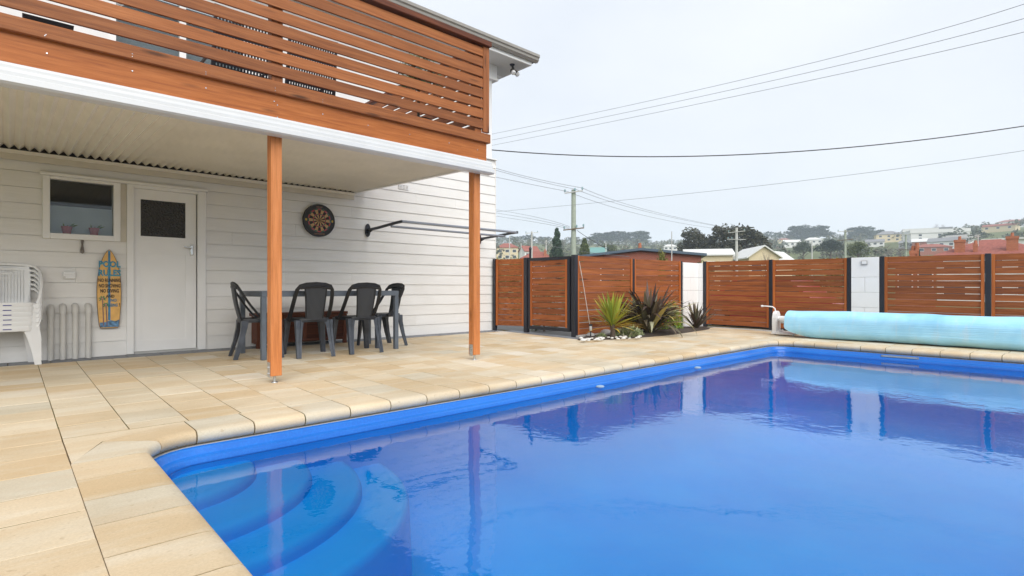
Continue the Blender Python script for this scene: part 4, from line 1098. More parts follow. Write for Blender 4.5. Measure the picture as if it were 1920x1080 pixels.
for j in range(NL+1):
    rg = []
    for k in range(NA):
        a = 2*pi*k/NA; dn = max(0, -sin(a - .25)); y0 = 4.13 - .52*dn**1.3
        f = (j/NL)**1.6 if j else 0; y = y0 + (-2.3 - y0)*f
        wv = 1 + .022*sin(y*2.1+a*1.3) + .016*sin(y*5.3-a*2) + .010*sin(y*11+a*3) + .012*sin(a*7+y*.6) + (.03*math.exp(-((y-1.95)/.12)**2)*(-1 if sin(a) < .5 else .3))
        ca = math.copysign(abs(cos(a))**.72, cos(a)); sa = math.copysign(abs(sin(a))**.86, sin(a))
        rg.append((11.12 + .30*ca*wv - (.05*dn if cos(a) < 0 else 0), y, TOP+.007 + .252*(1+sa*wv*.985)))
    rings.append(rg)
c_ = MB().loft(rings, caps=False); c_.build('roll', M['cover'], cv, smooth=60)
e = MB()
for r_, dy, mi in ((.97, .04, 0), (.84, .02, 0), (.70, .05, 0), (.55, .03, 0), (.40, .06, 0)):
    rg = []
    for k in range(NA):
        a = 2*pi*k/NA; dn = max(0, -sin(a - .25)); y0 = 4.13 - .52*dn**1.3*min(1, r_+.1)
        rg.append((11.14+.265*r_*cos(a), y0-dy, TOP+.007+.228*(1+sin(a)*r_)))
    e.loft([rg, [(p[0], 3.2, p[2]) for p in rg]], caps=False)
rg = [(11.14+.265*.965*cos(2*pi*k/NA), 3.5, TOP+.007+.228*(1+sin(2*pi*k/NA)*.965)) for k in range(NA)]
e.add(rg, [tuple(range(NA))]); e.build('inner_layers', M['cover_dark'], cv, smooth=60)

# ================================================================== GARDEN BED
def blade_mesh(name, L, W, droop, t0, mat, fold=.25, tip=.9):
    m = MB(); n = 9; p = Vector((0, 0, 0)); rg = []
    for i in range(n+1):
        f = i/n; th = t0 + droop*f**1.6; wd = W*(.45 + 1.1*f if f < .45 else .945*(1-((f-.45)/.55)**2.0)) * .5
        side = Vector((0, 1, 0)); up = Vector((cos(th), 0, -sin(th)))
        rg.append([p + side*wd - up*(-fold*wd), p, p - side*wd - up*(-fold*wd)])
        p = p + Vector((sin(th), 0, cos(th))) * (L/n)
    m.loft(rg, closed=False, caps=False); return m.mesh(name, mat, smooth=60)
def gz(x, y): return pz(y)
bed = MB(); out = []
for k in range(36):
    a = 2*pi*k/36; x = 9.55 + 2.25*cos(a)*(1+.03*sin(5*a)); y = 6.16 + .40*sin(a)*(1+.08*sin(3*a+1))
    y = min(y, 6.44); out.append((x, y))
ci = (9.55, 6.2)
bed.v = [(x, y, pz(y)+.004) for x, y in out] + [(ci[0]+(x-ci[0])*.93, ci[1]+(y-ci[1])*.8, pz(y)+.035) for x, y in out] + [(*ci, pz(6.2)+.045)]
for k in range(36):
    bed.f.append((k, (k+1)%36, 36+(k+1)%36, 36+k)); bed.m.append(0); bed.f.append((36+k, 36+(k+1)%36, 72)); bed.m.append(0)
struct(bed.build('garden_bed', M['soil'], smooth=True))
BZ = pz(6.1) + .03
def spiky(name, label, cat, loc, specs, trunk=None):
    t = thing(name, label, cat, loc)
    if trunk: MB().tube([(loc[0], loc[1], loc[2]-.03), (loc[0]+.01, loc[1], loc[2]+trunk*.5), (loc[0], loc[1], loc[2]+trunk)], [.05, .04, .045], 10).build('trunk', M['bark'], t, smooth=True)
    for me, n, (l0, l1), (t0, t1), zoff, azr in specs:
        for i in range(n):
            s = random.uniform(l0, l1); az = random.uniform(*azr); ti = random.uniform(t0, t1)
            piece('leaf', random.choice(me), t, (loc[0]+.02*cos(az), loc[1]+.02*sin(az), loc[2]+zoff+random.uniform(-.03, .03)), (random.uniform(-.3, .3), ti, az), (s, random.uniform(.8, 1.15), s))
    return t
ALL = (0, 2*pi)
cy = [blade_mesh('cordyline_leaf', 1, .042, d, 0, M['blade_yellow']) for d in (.1, .3, .55)]
cg = [blade_mesh('cordyline_old_leaf', 1, .040, d, 0, M['blade_gold']) for d in (.2, .6)]
spiky('cordyline', 'yellow green spiky cordyline beside the solar light', 'plant', (7.98, 6.0, BZ), [(cy, 54, (.48, .66), (.0, .7), .22, ALL), (cy, 22, (.46, .64), (.7, 1.2), .20, ALL), (cg, 14, (.44, .60), (1.05, 1.6), .18, ALL), (cg, 9, (.44, .62), (1.1, 1.55), .17, (-1.2, .6))], .22)
fx = [blade_mesh('flax_leaf', 1, .092, d, 0, M['blade_flax']) for d in (.2, .7, 1.3, 1.9, 2.5)]
fp = [blade_mesh('flax_pale_leaf', 1, .09, d, 0, M['blade_pale']) for d in (.8, 1.6, 2.4)]
spiky('bronze_flax', 'large dark bronze flax with drooping yellow edged leaves', 'plant', (9.22, 6.05, BZ), [(fx, 90, (.70, 1.12), (.02, .60), 0, ALL), (fx, 34, (.6, .95), (.55, 1.0), 0, ALL), (fp, 34, (.75, 1.1), (.15, .75), 0, ALL), (fp, 12, (.9, 1.2), (.45, .9), 0, (-1.6, .2))])
sf = [blade_mesh('small_flax_leaf', 1, .05, d, 0, M['blade_flax']) for d in (.15, .4, .8)]
spiky('small_flax', 'small bronze flax at the foot of the corner pillar', 'plant', (11.15, 6.12, BZ), [(sf, 56, (.36, .66), (.05, .95), 0, ALL)])
def tuft(name, label, loc, rx, ry, rz_, n, L, mat):
    t = thing(name, label, 'plant', loc); m = MB()
    for i in range(n):
        a, e = random.random()*2*pi, math.asin(random.random()); r = random.random()**.4
        c = Vector((loc[0]+rx*r*cos(a)*cos(e), loc[1]+ry*r*sin(a)*cos(e), loc[2]+rz_*r*sin(e)))
        u = Vector((cos(a)*random.random(), sin(a)*random.random(), random.uniform(-.1, 1))).normalized()*L*random.uniform(.6, 1.2)
        v_ = u.cross(Vector((random.gauss(0,1), random.gauss(0,1), random.gauss(0,1)))).normalized()*L*.12
        m.add([c-u*.5-v_*.4, c+v_, c+u*.5, c-v_], [(0,1,2,3)])
    m.build('foliage', mat, t, kind='stuff')
    MB().tube([(loc[0], loc[1], loc[2]-.02), (loc[0], loc[1], loc[2]+rz_*.5)], [.02, .01], 6).build('stem', M['bark'], t); return t
tuft('bright_shrub', 'bright green shrub between the bronze flax and the corner pillar', (10.35, 6.27, BZ), .42, .2, .62, 900, .075, M['leaf_bright'])
tuft('variegated_plant', 'low cream variegated plant under the cordyline leaves', (8.42, 5.98, BZ-.01), .42, .2, .18, 420, .13, M['leaf_varieg'])
tuft('silver_plant', 'tiny silvery plant among the white pebbles', (7.82, 6.12, BZ-.01), .13, .08, .09, 160, .05, M['leaf_varieg'])
for x, y, r, lab in ((7.80, 6.36, .085, 'round grey garden stone under the sagging cord'), (8.3, 6.38, .12, 'long pale block lying against the garden fence')):
    m = MB().lathe([(0, -.02), (r*.9, 0), (r, r*.35), (r*.75, r*.72), (r*.3, r*.9), (0, r*.93)], (x, y, BZ-.01), 12)
    m.v = [(p[0]+random.uniform(-.008, .008), p[1]+random.uniform(-.008, .008), p[2]) for p in m.v]
    tag(m.build('garden_stone', M['concrete'], origin=(x, y, BZ), smooth=50), lab, 'stone')
pm = []
for v_ in range(4):
    m = MB().lathe([(0, -.6), (.6, -.5), (1, 0), (.75, .5), (.3, .7), (0, .72)], (0, 0, 0), 8)
    m.v = [(p[0]*random.uniform(.85, 1.15), p[1]*random.uniform(.85, 1.15), p[2]) for p in m.v]; pm.append(m.mesh('pebble', M['pebble'], smooth=True))
pts_ = []
for i in range(46):
    px = random.uniform(1086, 1200); py = 641 - (px-1086)*.055 - abs(random.gauss(0, 3.2))
    d = ray(px, py); k = (BZ-.01-EYE)/d.z; pts_.append(d*k)
for q in pts_:
    s = random.uniform(.020, .038); o = piece('pebble', random.choice(pm), None, (q.x, q.y, BZ-.005+s*.4), (0, 0, random.random()*6), (s*1.3, s, s*.75))
    tag(o, 'white river pebble along the edge of the garden bed', 'pebble', 'white pebbles edging the garden bed')
sl_ = thing('solar_light', 'small round solar garden light on a stake by the gate post', 'light', (7.66, 6.24, BZ))
MB().tube([(7.66, 6.24, BZ-.03), (7.66, 6.24, BZ+.11)], .011, 8).build('stake', M['black'], sl_)
MB().lathe([(.018, .11), (.026, .12), (.026, .20), (.022, .205)], (7.66, 6.24, BZ), 14).build('lens', plain('clear_ribbed_plastic', (.42, .42, .41), .2, .3, 60.), sl_, smooth=True)
MB().lathe([(.031, .20), (.034, .205), (.033, .232), (0, .236)], (7.66, 6.24, BZ), 14).build('cap', M['black'], sl_, smooth=40)
tag(MB().tube([(7.70, 6.54, 1.50), (7.74, 6.48, 1.1), (7.79, 6.42, .6), (7.83, 6.37, BZ+.06)], .006, 6).build('guy_cord', plain('pale_cord', (.5, .45, .42), .8, .1), origin=(7.8, 6.4, BZ), smooth=True), 'thin pale cord running from the gate post down to a stone', 'cord')

# ================================================================== THINGS ON THE DECK
FZD = 2.885
def lattice(m, o, u, v_, nu, nv, su, sv, th):
    """woven panel: strips along u and v from corner o"""
    o, u, v_ = Vector(o), Vector(u), Vector(v_); n = u.cross(v_).normalized()*th
    for k in range(nu+1):
        a = o + u*(k/nu); w_ = u.normalized()*su/2; m.add([a-w_, a+w_, a+w_+v_, a-w_+v_], [(0,1,2,3)]); m.add([p+n for p in (a-w_, a+w_, a+w_+v_, a-w_+v_)], [(3,2,1,0)])
    for k in range(nv+1):
        a = o + v_*(k/nv); w_ = v_.normalized()*sv/2; m.add([a-w_+n*.5, a+w_+n*.5, a+w_+u+n*.5, a-w_+u+n*.5], [(0,3,2,1)])
for X0, X1, lab in ((1.58, 2.26, 'black woven deck chair behind the slats beside the sliding door'), (2.36, 2.98, 'black woven deck chair behind the slats beyond the middle screen post')):
    t = thing('woven_deck_chair', lab, 'chair', ((X0+X1)/2, 6.8, FZD), 'woven chairs on the deck')
    MB().cbox(X0+.02, X1-.02, 6.5, 7.1, FZD+.36, FZD+.43, .01).build('seat', M['black'], t)
    b_ = MB(); lattice(b_, (X0+.04, 6.48, FZD+.42), (X1-X0-.08, 0, 0), (0, -.10, .68), 18, 16, .020, .018, .006); b_.build('woven_back', M['black'], t, kind='stuff')
    f = MB().tube([(X0+.02, 6.49, FZD), (X0+.02, 6.48, FZD+.45), (X0+.03, 6.38, FZD+1.12), (X1-.03, 6.38, FZD+1.12), (X1-.02, 6.48, FZD+.45), (X1-.02, 6.49, FZD)], .02, 6); f.build('back_frame', M['black'], t)
    for x in (X0+.02, X1-.02):
        MB().tube([(x, 6.45, FZD+.68), (x, 7.08, FZD+.66), (x, 7.1, FZD)], .02, 6).build('arm', M['black'], t)
pt = thing('black_planter', 'black tapered planter box behind the slats above the corrugated soffit', 'planter', (.25, 6.3, FZD))
MB().loft([[(.25-w_, 6.3-w_, z), (.25+w_, 6.3-w_, z), (.25+w_, 6.3+w_, z), (.25-w_, 6.3+w_, z)] for w_, z in ((.13, FZD+.02), (.17, FZD+.42))]).build('box', M['black'], pt)
MB().box(.10, .40, 6.15, 6.45, FZD+.40, FZD+.424).build('soil', M['soil'], pt)
dp = thing('deck_plant', 'leafy green potted plant behind the slats near the deck corner', 'plant', (3.95, 6.1, FZD))
MB().lathe([(0, 0), (.13, 0), (.18, .32), (.16, .32), (0, .29)], (3.95, 6.1, FZD), 16).build('pot', M['black'], dp, smooth=35)
m = MB()
for i in range(700):
    a, e, r = random.random()*2*pi, random.uniform(-.6, 1.4), random.random()**.4; c = Vector((3.95+.34*r*cos(a)*cos(e), 6.1+.3*r*sin(a)*cos(e), FZD+.82+.36*r*sin(e)))
    u = Vector((random.gauss(0,1), random.gauss(0,1), random.gauss(0,1))).normalized()*.05; v_ = u.orthogonal().normalized()*.02; m.add([c-u, c+v_, c+u, c-v_], [(0,1,2,3)])
m.build('foliage', M['leaf_mid'], dp, kind='stuff'); MB().tube([(3.95, 6.1, FZD+.28), (3.95, 6.1, FZD+.85)], .018, 6).build('stem', M['bark'], dp)

# ================================================================== TREES
def crown(kind, n, leaf, seed, clumps=34):
    rd = random.Random(seed); m = MB(); cl_ = []
    for k in range(clumps):
        a = rd.random()*2*pi
        if kind == 'round': e = rd.uniform(-.35, 1.45); r = .36*rd.random()**.35; c = (r*cos(a)*cos(e), r*sin(a)*cos(e), .60+r*.85*sin(e)); s = rd.uniform(.08, .15)
        elif kind == 'conifer': z = .06 + .92*(k+rd.random())/clumps; r = .40*(1-z)**.85*rd.random()**.25; c = (r*cos(a), r*sin(a), z*.97); s = .045+.10*(1-z)
        elif kind == 'pine': e = rd.random(); r = .42*sqrt(rd.random()); z = .36+.52*rd.random() if r > .2 else .5+.45*rd.random(); c = (r*cos(a), r*sin(a), z); s = rd.uniform(.07, .13)
        elif kind == 'mass': e = rd.uniform(-.9, 1.3); r = .42*rd.random()**.3; c = (r*cos(a)*cos(e), r*sin(a)*cos(e), min(.92, .52+r*1.15*sin(e))); s = rd.uniform(.07, .15)
        elif kind == 'gum': r = .38*sqrt(rd.random()); c = (r*cos(a), r*sin(a), .42+.5*rd.random()*(1-r)); s = rd.uniform(.05, .11)
        else: e = rd.uniform(0, 1.5); r = .40*rd.random()**.3; c = (r*cos(a)*cos(e), r*sin(a)*cos(e), .05+1.9*r*sin(e)); s = rd.uniform(.07, .14)
        cl_.append((Vector(c), s))
    for i in range(n):
        c, s = cl_[i % clumps]; d = Vector((rd.gauss(0,1), rd.gauss(0,1), rd.gauss(0,.75))).normalized() * s * rd.random()**.35
        if kind == 'pine': d.z *= .5; d.x *= 1.3; d.y *= 1.3
        p = c + d; u = Vector((rd.gauss(0,1), rd.gauss(0,1), rd.gauss(0,.6))).normalized()*leaf*rd.uniform(.6, 1.3); v_ = u.orthogonal().normalized()
        v_ = (Quaternion(u.normalized(), rd.random()*6) @ v_) * leaf*.55
        m.add([p-u, p-v_*.9, p+u, p+v_], [(0,1,2,3)])
    return m
def trunk(kind, seed):
    rd = random.Random(seed); m = MB(); h = .95 if kind == 'conifer' else .62
    m.tube([(0, 0, -.03), (.01, 0, h*.5), (0, .01, h)], [.035, .026, .008], 7)
    for k in range(7):
        a = rd.random()*6.3; z = .25 + .3*rd.random(); m.tube([(0, 0, z), (.14*cos(a), .14*sin(a), z+.12), (.30*cos(a), .30*sin(a), z+.22)], [.014, .009, .003], 5)
    return m
def bare(seed):
    rd = random.Random(seed); m = MB(); m.tube([(0, 0, -.03), (0, .01, .4), (.01, 0, .8)], [.022, .015, .004], 5)
    for k in range(46):
        z = .2 + .6*rd.random(); a = rd.random()*6.3; L = .36*(1.15-z); p = Vector((0, 0, z)); q = p + Vector((L*cos(a), L*sin(a), L*1.1)); m.tube([p, (p+q)/2+Vector((0, 0, .02)), q], [.006, .004, .0015], 4)
        for j in range(2):
            b2 = a + rd.uniform(-1, 1); r = q + Vector((.1*cos(b2), .1*sin(b2), .1)); m.tube([(p+q)/2, r], [.003, .001], 3)
    return m
PROTO = {}
def proto(kind, mat, n=1500, leaf=.022):
    k = (kind, mat, n)
    if k not in PROTO:
        if kind == 'bare': PROTO[k] = (bare(len(PROTO)).mesh('crown', M['twig']), None)
        else: PROTO[k] = (crown(kind, n, leaf, 11+len(PROTO), 60 if n > 2000 else 34).mesh('crown', M[mat]), trunk(kind, 5+len(PROTO)).mesh('trunk', M['bark']))
    return PROTO[k]
def tree(name, label, px, top, wpx, depth, kind, mat, n=1500, leaf=.022, base=None, hill=None, group=None):
    if hill is not None:
        b_ = on_hill(px, hill); depth = b_.x*AX[1] + b_.y*BX[1]
    else:
        d = at(px, CY, depth); b_ = Vector((d.x, d.y, terrain(d.x, d.y) if base is None else base))
    zt = EYE + (CY-top)/FPX*depth; H = zt - b_.z; W = wpx/FPX*depth
    t = thing(name, label, 'shrub' if kind == 'bush' else 'tree', b_, group); cm, tm = proto(kind, mat, n, leaf)
    az = random.random()*6.3
    for nm, me in (('crown', cm), ('trunk', tm)):
        if me is None: continue
        piece(nm, me, t, tuple(b_), (0, 0, az), (W/.96, W/.96, H))
    return t
tree('conifer_tree', 'dark green pointed conifer standing behind the red roofs', 1045, 426, 66, 110, 'conifer', 'leaf_conifer', 7200, .024)
tree('garden_tree', 'olive green tree just beyond the tall pale utility pole', 1096, 443, 58, 100, 'conifer', 'leaf_mid', 5600, .026)
tree('gum_tree', 'broad olive brown gum tree above the white sheet roof', 1310, 430, 96, 130, 'mass', 'leaf_olive', 9000, .024)
tree('gum_tree', 'tallest olive brown gum tree behind the white utility pole', 1378, 419, 122, 126, 'mass', 'leaf_olive', 9001, .024)
tree('cabbage_tree', 'small tufted tree in front of the low brick building', 1242, 464, 30, 32, 'round', 'leaf_yellow', 1500, .03)
for i, (px, tp_, wd, hl, lab) in enumerate(((1130, 436, 52, 458, 'first flat topped pine of the dark skyline row beyond the tall pole'), (1160, 434, 54, 458, 'middle flat topped pine of the dark skyline row beyond the brick building'), (1196, 434, 52, 459, 'last flat topped pine of the dark skyline row beyond the brick building'),
        (1502, 423, 56, 453, 'massive dark pine on the hill, first of the pair behind the fence post'), (1530, 424, 58, 453, 'massive dark pine on the hill, second of the pair behind the fence post'), (1612, 426, 56, 452, 'wide dark pine on the hill just past the greenish utility pole'), (1642, 431, 42, 451, 'lower dark pine on the hill above the block pillar'))):
    tree('pine_tree', lab, px, tp_, wd*1.05, 0, 'mass', 'leaf_blue', 4200 + i % 3, .040, hill=hl, group='dark pines on the skyline')
for px, tp_, wd, hl, mat, lab in ((1418, 432, 24, 452, 'leaf_blue', 'narrow blue green gum at the shoulder of the big olive tree'), (1440, 430, 24, 453, 'leaf_blue', 'gum on the skyline left of the pair of massive pines'), (1462, 432, 26, 453, 'leaf_dark', 'rounded gum touching the massive pines on the skyline'),
        (940, 441, 34, 456, 'leaf_blue', 'skyline gum above the cream house by the weatherboard corner'), (966, 440, 36, 456, 'leaf_blue', 'skyline gum above the clothesline end'), (993, 437, 36, 457, 'leaf_blue', 'skyline gum behind the slim grey pole'), (1020, 441, 32, 457, 'leaf_blue', 'skyline gum left of the pointed conifer'), (1076, 441, 30, 459, 'leaf_blue', 'skyline gum behind the tall pale utility pole'), (1104, 442, 30, 459, 'leaf_blue', 'skyline gum between the pole and the dark pine row'),
        (1780, 435, 40, 455, 'leaf_dark', 'dark hillside tree above the large white hillside house'), (1806, 436, 44, 456, 'leaf_dark', 'dark hillside tree above the first brick chimney'), (1836, 434, 44, 456, 'leaf_dark', 'dark hillside tree above the small chimney'), (1900, 437, 34, 452, 'leaf_dark', 'dark tree on the slope above the red tiled roof'), (1822, 424, 9, 436, 'leaf_dark', 'tiny columnar tree on the ridge line')):
    tree('gum_tree', lab, px, tp_, wd, 0, 'gum' if wd < 38 else 'round', mat, 1300, .036, hill=hl, group='gum trees on the hill')
for px, tp_, wd, dp_, mat, lab in ((1506, 450, 46, 220, 'leaf_dark', 'dark rounded tree below the pair of massive pines'), (1558, 446, 66, 190, 'leaf_blue', 'blue green spreading tree left of the greenish pole'), (1608, 449, 54, 150, 'leaf_mid', 'mid green tree right of the greenish pole'), (1143, 455, 44, 210, 'leaf_mid', 'light green tree above the teal roof')):
    tree('garden_tree', lab, px, tp_, wd, dp_, 'round', mat, 2600, .026)
for px, tp_, wd, dp_, lab in ((1756, 419, 12, 0, 'tall bare tree on the ridge, nearer the slim pole'), (1768, 420, 11, 0, 'tall bare tree on the ridge, farther from the slim pole')):
    tree('bare_tree', lab, px, tp_, wd, 0, 'bare', '', hill=441, group='bare trees on the ridge')
for px, tp_, wd, dp_, lab in ((1660, 459, 46, 200, 'brown leafless tree above the block pillar'), (1688, 461, 40, 210, 'brown leafless tree beside the slim pale pole'), (1406, 462, 40, 95, 'leafless tree in front of the white gabled house'), (1436, 470, 34, 60, 'leafless shrub beside the white gabled house'), (1575, 463, 46, 230, 'leafless tree below the blue green spreading tree')):
    tree('bare_tree', lab, px, tp_, wd, dp_, 'bare', '')
tree('small_conifer', 'small dark conifer beside the lone orange chimney', 1723, 462, 13, 70, 'conifer', 'leaf_conifer', 1500, .04)
for px, tp_, wd, dp_, mat, lab in ((1565, 458, 84, 14.2, 'leaf_yellow', 'golden green clipped shrub behind the fence by the light pillar'), (1506, 464, 56, 14.6, 'leaf_yellow', 'golden green shrub behind the middle of the back fence'), (1318, 468, 84, 17, 'leaf_mid', 'flat topped green shrub behind the corner pillar'), (965, 462, 56, 20, 'leaf_yellow', 'yellow green shrub behind the short side fence'), (935, 462, 34, 24, 'leaf_yellow', 'yellow green shrub at the corner of the house'), (1062, 466, 32, 22, 'leaf_yellow', 'yellow green shrub behind the pool gate'), (1168, 492, 90, 12.4, 'leaf_yellow', 'low yellow green hedge hidden behind the garden fence'), (1020, 500, 70, 12.5, 'leaf_mid', 'low green hedge hidden behind the pool gate')):
    tree('garden_shrub', lab, px, tp_, wd, dp_, 'bush', mat, 4200, .022, base=.0)
# ================================================================== BUILDINGS BEYOND THE FENCE
def building(name, label, px, depth, wpx, ridge, eave, wall, roof, typ='gx', dm=None, base=None, nwin=3, rot=0., group=None, over=.4, hill=None, hm=None, wm=None, chim=()):
    if hill is not None:
        b_ = on_hill(px, hill); depth = b_.x*AX[1]+b_.y*BX[1]; W = wm; zr = b_.z+hm; ze = b_.z+hm*.68; b_ = Vector((b_.x, b_.y, b_.z))
    else:
        d = at(px, CY, depth); b_ = Vector((d.x, d.y, terrain(d.x, d.y) if base is None else base)); W = wpx/FPX*depth
        zr, ze = EYE+(CY-ridge)/FPX*depth, EYE+(CY-eave)/FPX*depth
    D = dm or W*.7; t = thing(name, label, 'house', b_, group)
    th = atan2(b_.y, b_.x) - pi/2 + rot; t.rotation_euler = (0, 0, th)
    ORG[t.name] = (0, 0, 0); zr -= b_.z; ze -= b_.z; o = over
    z0 = -1.5
    m = MB().box(-W/2, W/2, -D/2, D/2, z0, ze); 
    if typ == 'gy': m.prism([(-W/2, ze), (W/2, ze), (0, zr-.05)], 'y', -D/2, D/2)
    if typ == 'gx': m.prism([(-D/2, ze), (D/2, ze), (0, zr-.05)], 'x', -W/2, W/2)
    m.build('wall', M[wall], t)
    r = MB(); T = .18
    if typ == 'gx':
        k = (zr-ze)/(D/2); e = ze - o*k
        r.add([(-W/2-o,-D/2-o,e),(W/2+o,-D/2-o,e),(W/2+o,0,zr),(-W/2-o,0,zr),(-W/2-o,D/2+o,e),(W/2+o,D/2+o,e)] + [(-W/2-o,-D/2-o,e+T),(W/2+o,-D/2-o,e+T),(W/2+o,0,zr+T),(-W/2-o,0,zr+T),(-W/2-o,D/2+o,e+T),(W/2+o,D/2+o,e+T)], [(0,3,2,1),(3,4,5,2),(6,7,8,9),(9,8,11,10),(0,1,7,6),(1,2,8,7),(2,5,11,8),(5,4,10,11),(4,3,9,10),(3,0,6,9)])
    elif typ == 'gy':
        k = (zr-ze)/(W/2); e = ze - o*k
        r.add([(-W/2-o,-D/2-o,e),(0,-D/2-o,zr),(W/2+o,-D/2-o,e),(-W/2-o,D/2+o,e),(0,D/2+o,zr),(W/2+o,D/2+o,e)] + [(-W/2-o,-D/2-o,e+T),(0,-D/2-o,zr+T),(W/2+o,-D/2-o,e+T),(-W/2-o,D/2+o,e+T),(0,D/2+o,zr+T),(W/2+o,D/2+o,e+T)], [(0,1,4,3),(1,2,5,4),(6,9,10,7),(7,10,11,8),(0,6,7,1),(1,7,8,2),(2,8,11,5),(5,11,10,4),(4,10,9,3),(3,9,6,0)])
    elif typ == 'hip':
        L = max(W-D, W*.18)/2; e = ze
        r.add([(-W/2-o,-D/2-o,e),(W/2+o,-D/2-o,e),(W/2+o,D/2+o,e),(-W/2-o,D/2+o,e),(-L,0,zr),(L,0,zr),(-W/2-o,-D/2-o,e-.15),(W/2+o,-D/2-o,e-.15),(W/2+o,D/2+o,e-.15),(-W/2-o,D/2+o,e-.15)], [(0,1,5,4),(1,2,5),(2,3,4,5),(3,0,4),(6,7,1,0),(7,8,2,1),(8,9,3,2),(9,6,0,3),(9,8,7,6)])
    else: r.box(-W/2-o, W/2+o, -D/2-o, D/2+o, ze+.01, max(zr, ze+.25))
    ro = r.build('roof', M[roof], t)
    for cx_, cw, ctop in chim:                       # chimneys given by photo pixels
        X = (cx_-px)/FPX*depth; w2 = cw/FPX*depth/2; zt = EYE+(CY-ctop)/FPX*depth - b_.z
        c = MB().box(X-w2, X+w2, -D/2+.4, -D/2+.4+2*w2, ze-.5, zt-.25); c.box(X-w2*1.12, X+w2*1.12, -D/2+.4-w2*.12, -D/2+.4+2.12*w2, zt-.249, zt)
        co = c.build('chimney', M['orangebrick'], ro); MB().lathe([(0, .35), (.11, .35), (.13, 0)], (X, -D/2+.4+w2, zt), 8).build('chimney_pot', M['orangebrick'], co)
    hz_ = ze*.5 if ze < 4.5 else ze*.27
    rows = (ze*.62,) if ze < 4.5 else (ze*.30, ze*.74)
    for zc in rows:
        for k in range(nwin):
            X = -W/2 + W*(k+.5)/nwin; ww = min(.8, W/nwin*.32); wo_ = MB().box(X-ww-.08, X+ww+.08, -D/2-.04, -D/2+.01, zc-.68, zc+.68).build('window', M['white'], t)
            MB().box(X-ww, X+ww, -D/2-.06, -D/2-.041, zc-.6, zc+.6).build('pane', M['pane'], wo_)
    return t
building('brick_building', 'low red brick building with a wide blue grey roof behind the garden fence', 1202, 45, 196, 476, 486, 'brick', 'blueroof', 'gy', 8, nwin=2, over=.35, chim=((1200, 5, 470),))
building('cream_house', 'cream two storey house with a red roof next to the weatherboard corner', 951, 250, 40, 456, 465, 'creamwall', 'redtile', 'hip', nwin=3)
building('white_house', 'small white house with a red gable roof left of the conifer', 992, 200, 30, 462, 471, 'whitewall', 'redtile', 'gx', nwin=2, rot=.5)
building('red_roof_house', 'house with a broad red hipped roof showing above the pool gate', 1008, 120, 58, 472, 485, 'brick', 'redtile', 'hip', nwin=3, chim=((1022, 5, 471),))
building('teal_roof_house', 'little house with a teal sheet roof beside the tall pole', 1122, 150, 26, 465, 474, 'whitewall', 'tealroof', 'gx', nwin=2)
building('white_roof_house', 'house with a long white sheet roof under the olive gum tree', 1326, 85, 78, 469, 480, 'creamwall', 'whiteroof', 'gx', 6, nwin=3, rot=.12)
building('gabled_house', 'white house with a steep white gable behind the leafless tree', 1412, 80, 52, 466, 484, 'creamwall', 'whiteroof', 'gy', 8, nwin=2, rot=.35)
building('gabled_house', 'low white gabled wing beside the steep white gable', 1452, 82, 34, 473, 486, 'creamwall', 'whiteroof', 'gy', 6, nwin=1, rot=-.4)
building('chimney_house', 'house with a lone orange brick chimney showing above the end fence', 1716, 40, 60, 483, 492, 'brick', 'redtile', 'hip', nwin=2, chim=((1713, 11, 470), (1719, 5, 465)))
building('tiled_house', 'house with a red tiled hip roof and brick chimneys above the end fence', 1858, 55, 150, 449, 481, 'whitewall', 'redtile', 'hip', 9, nwin=3, over=.5, chim=((1815, 15, 452), (1837, 6.5, 461), (1886, 15.5, 450)))
building('white_block', 'large plain white flat roofed building behind the red tiled roof', 1935, 90, 130, 449, 451, 'whitewall', 'whiteroof', 'flat', 10, nwin=4)
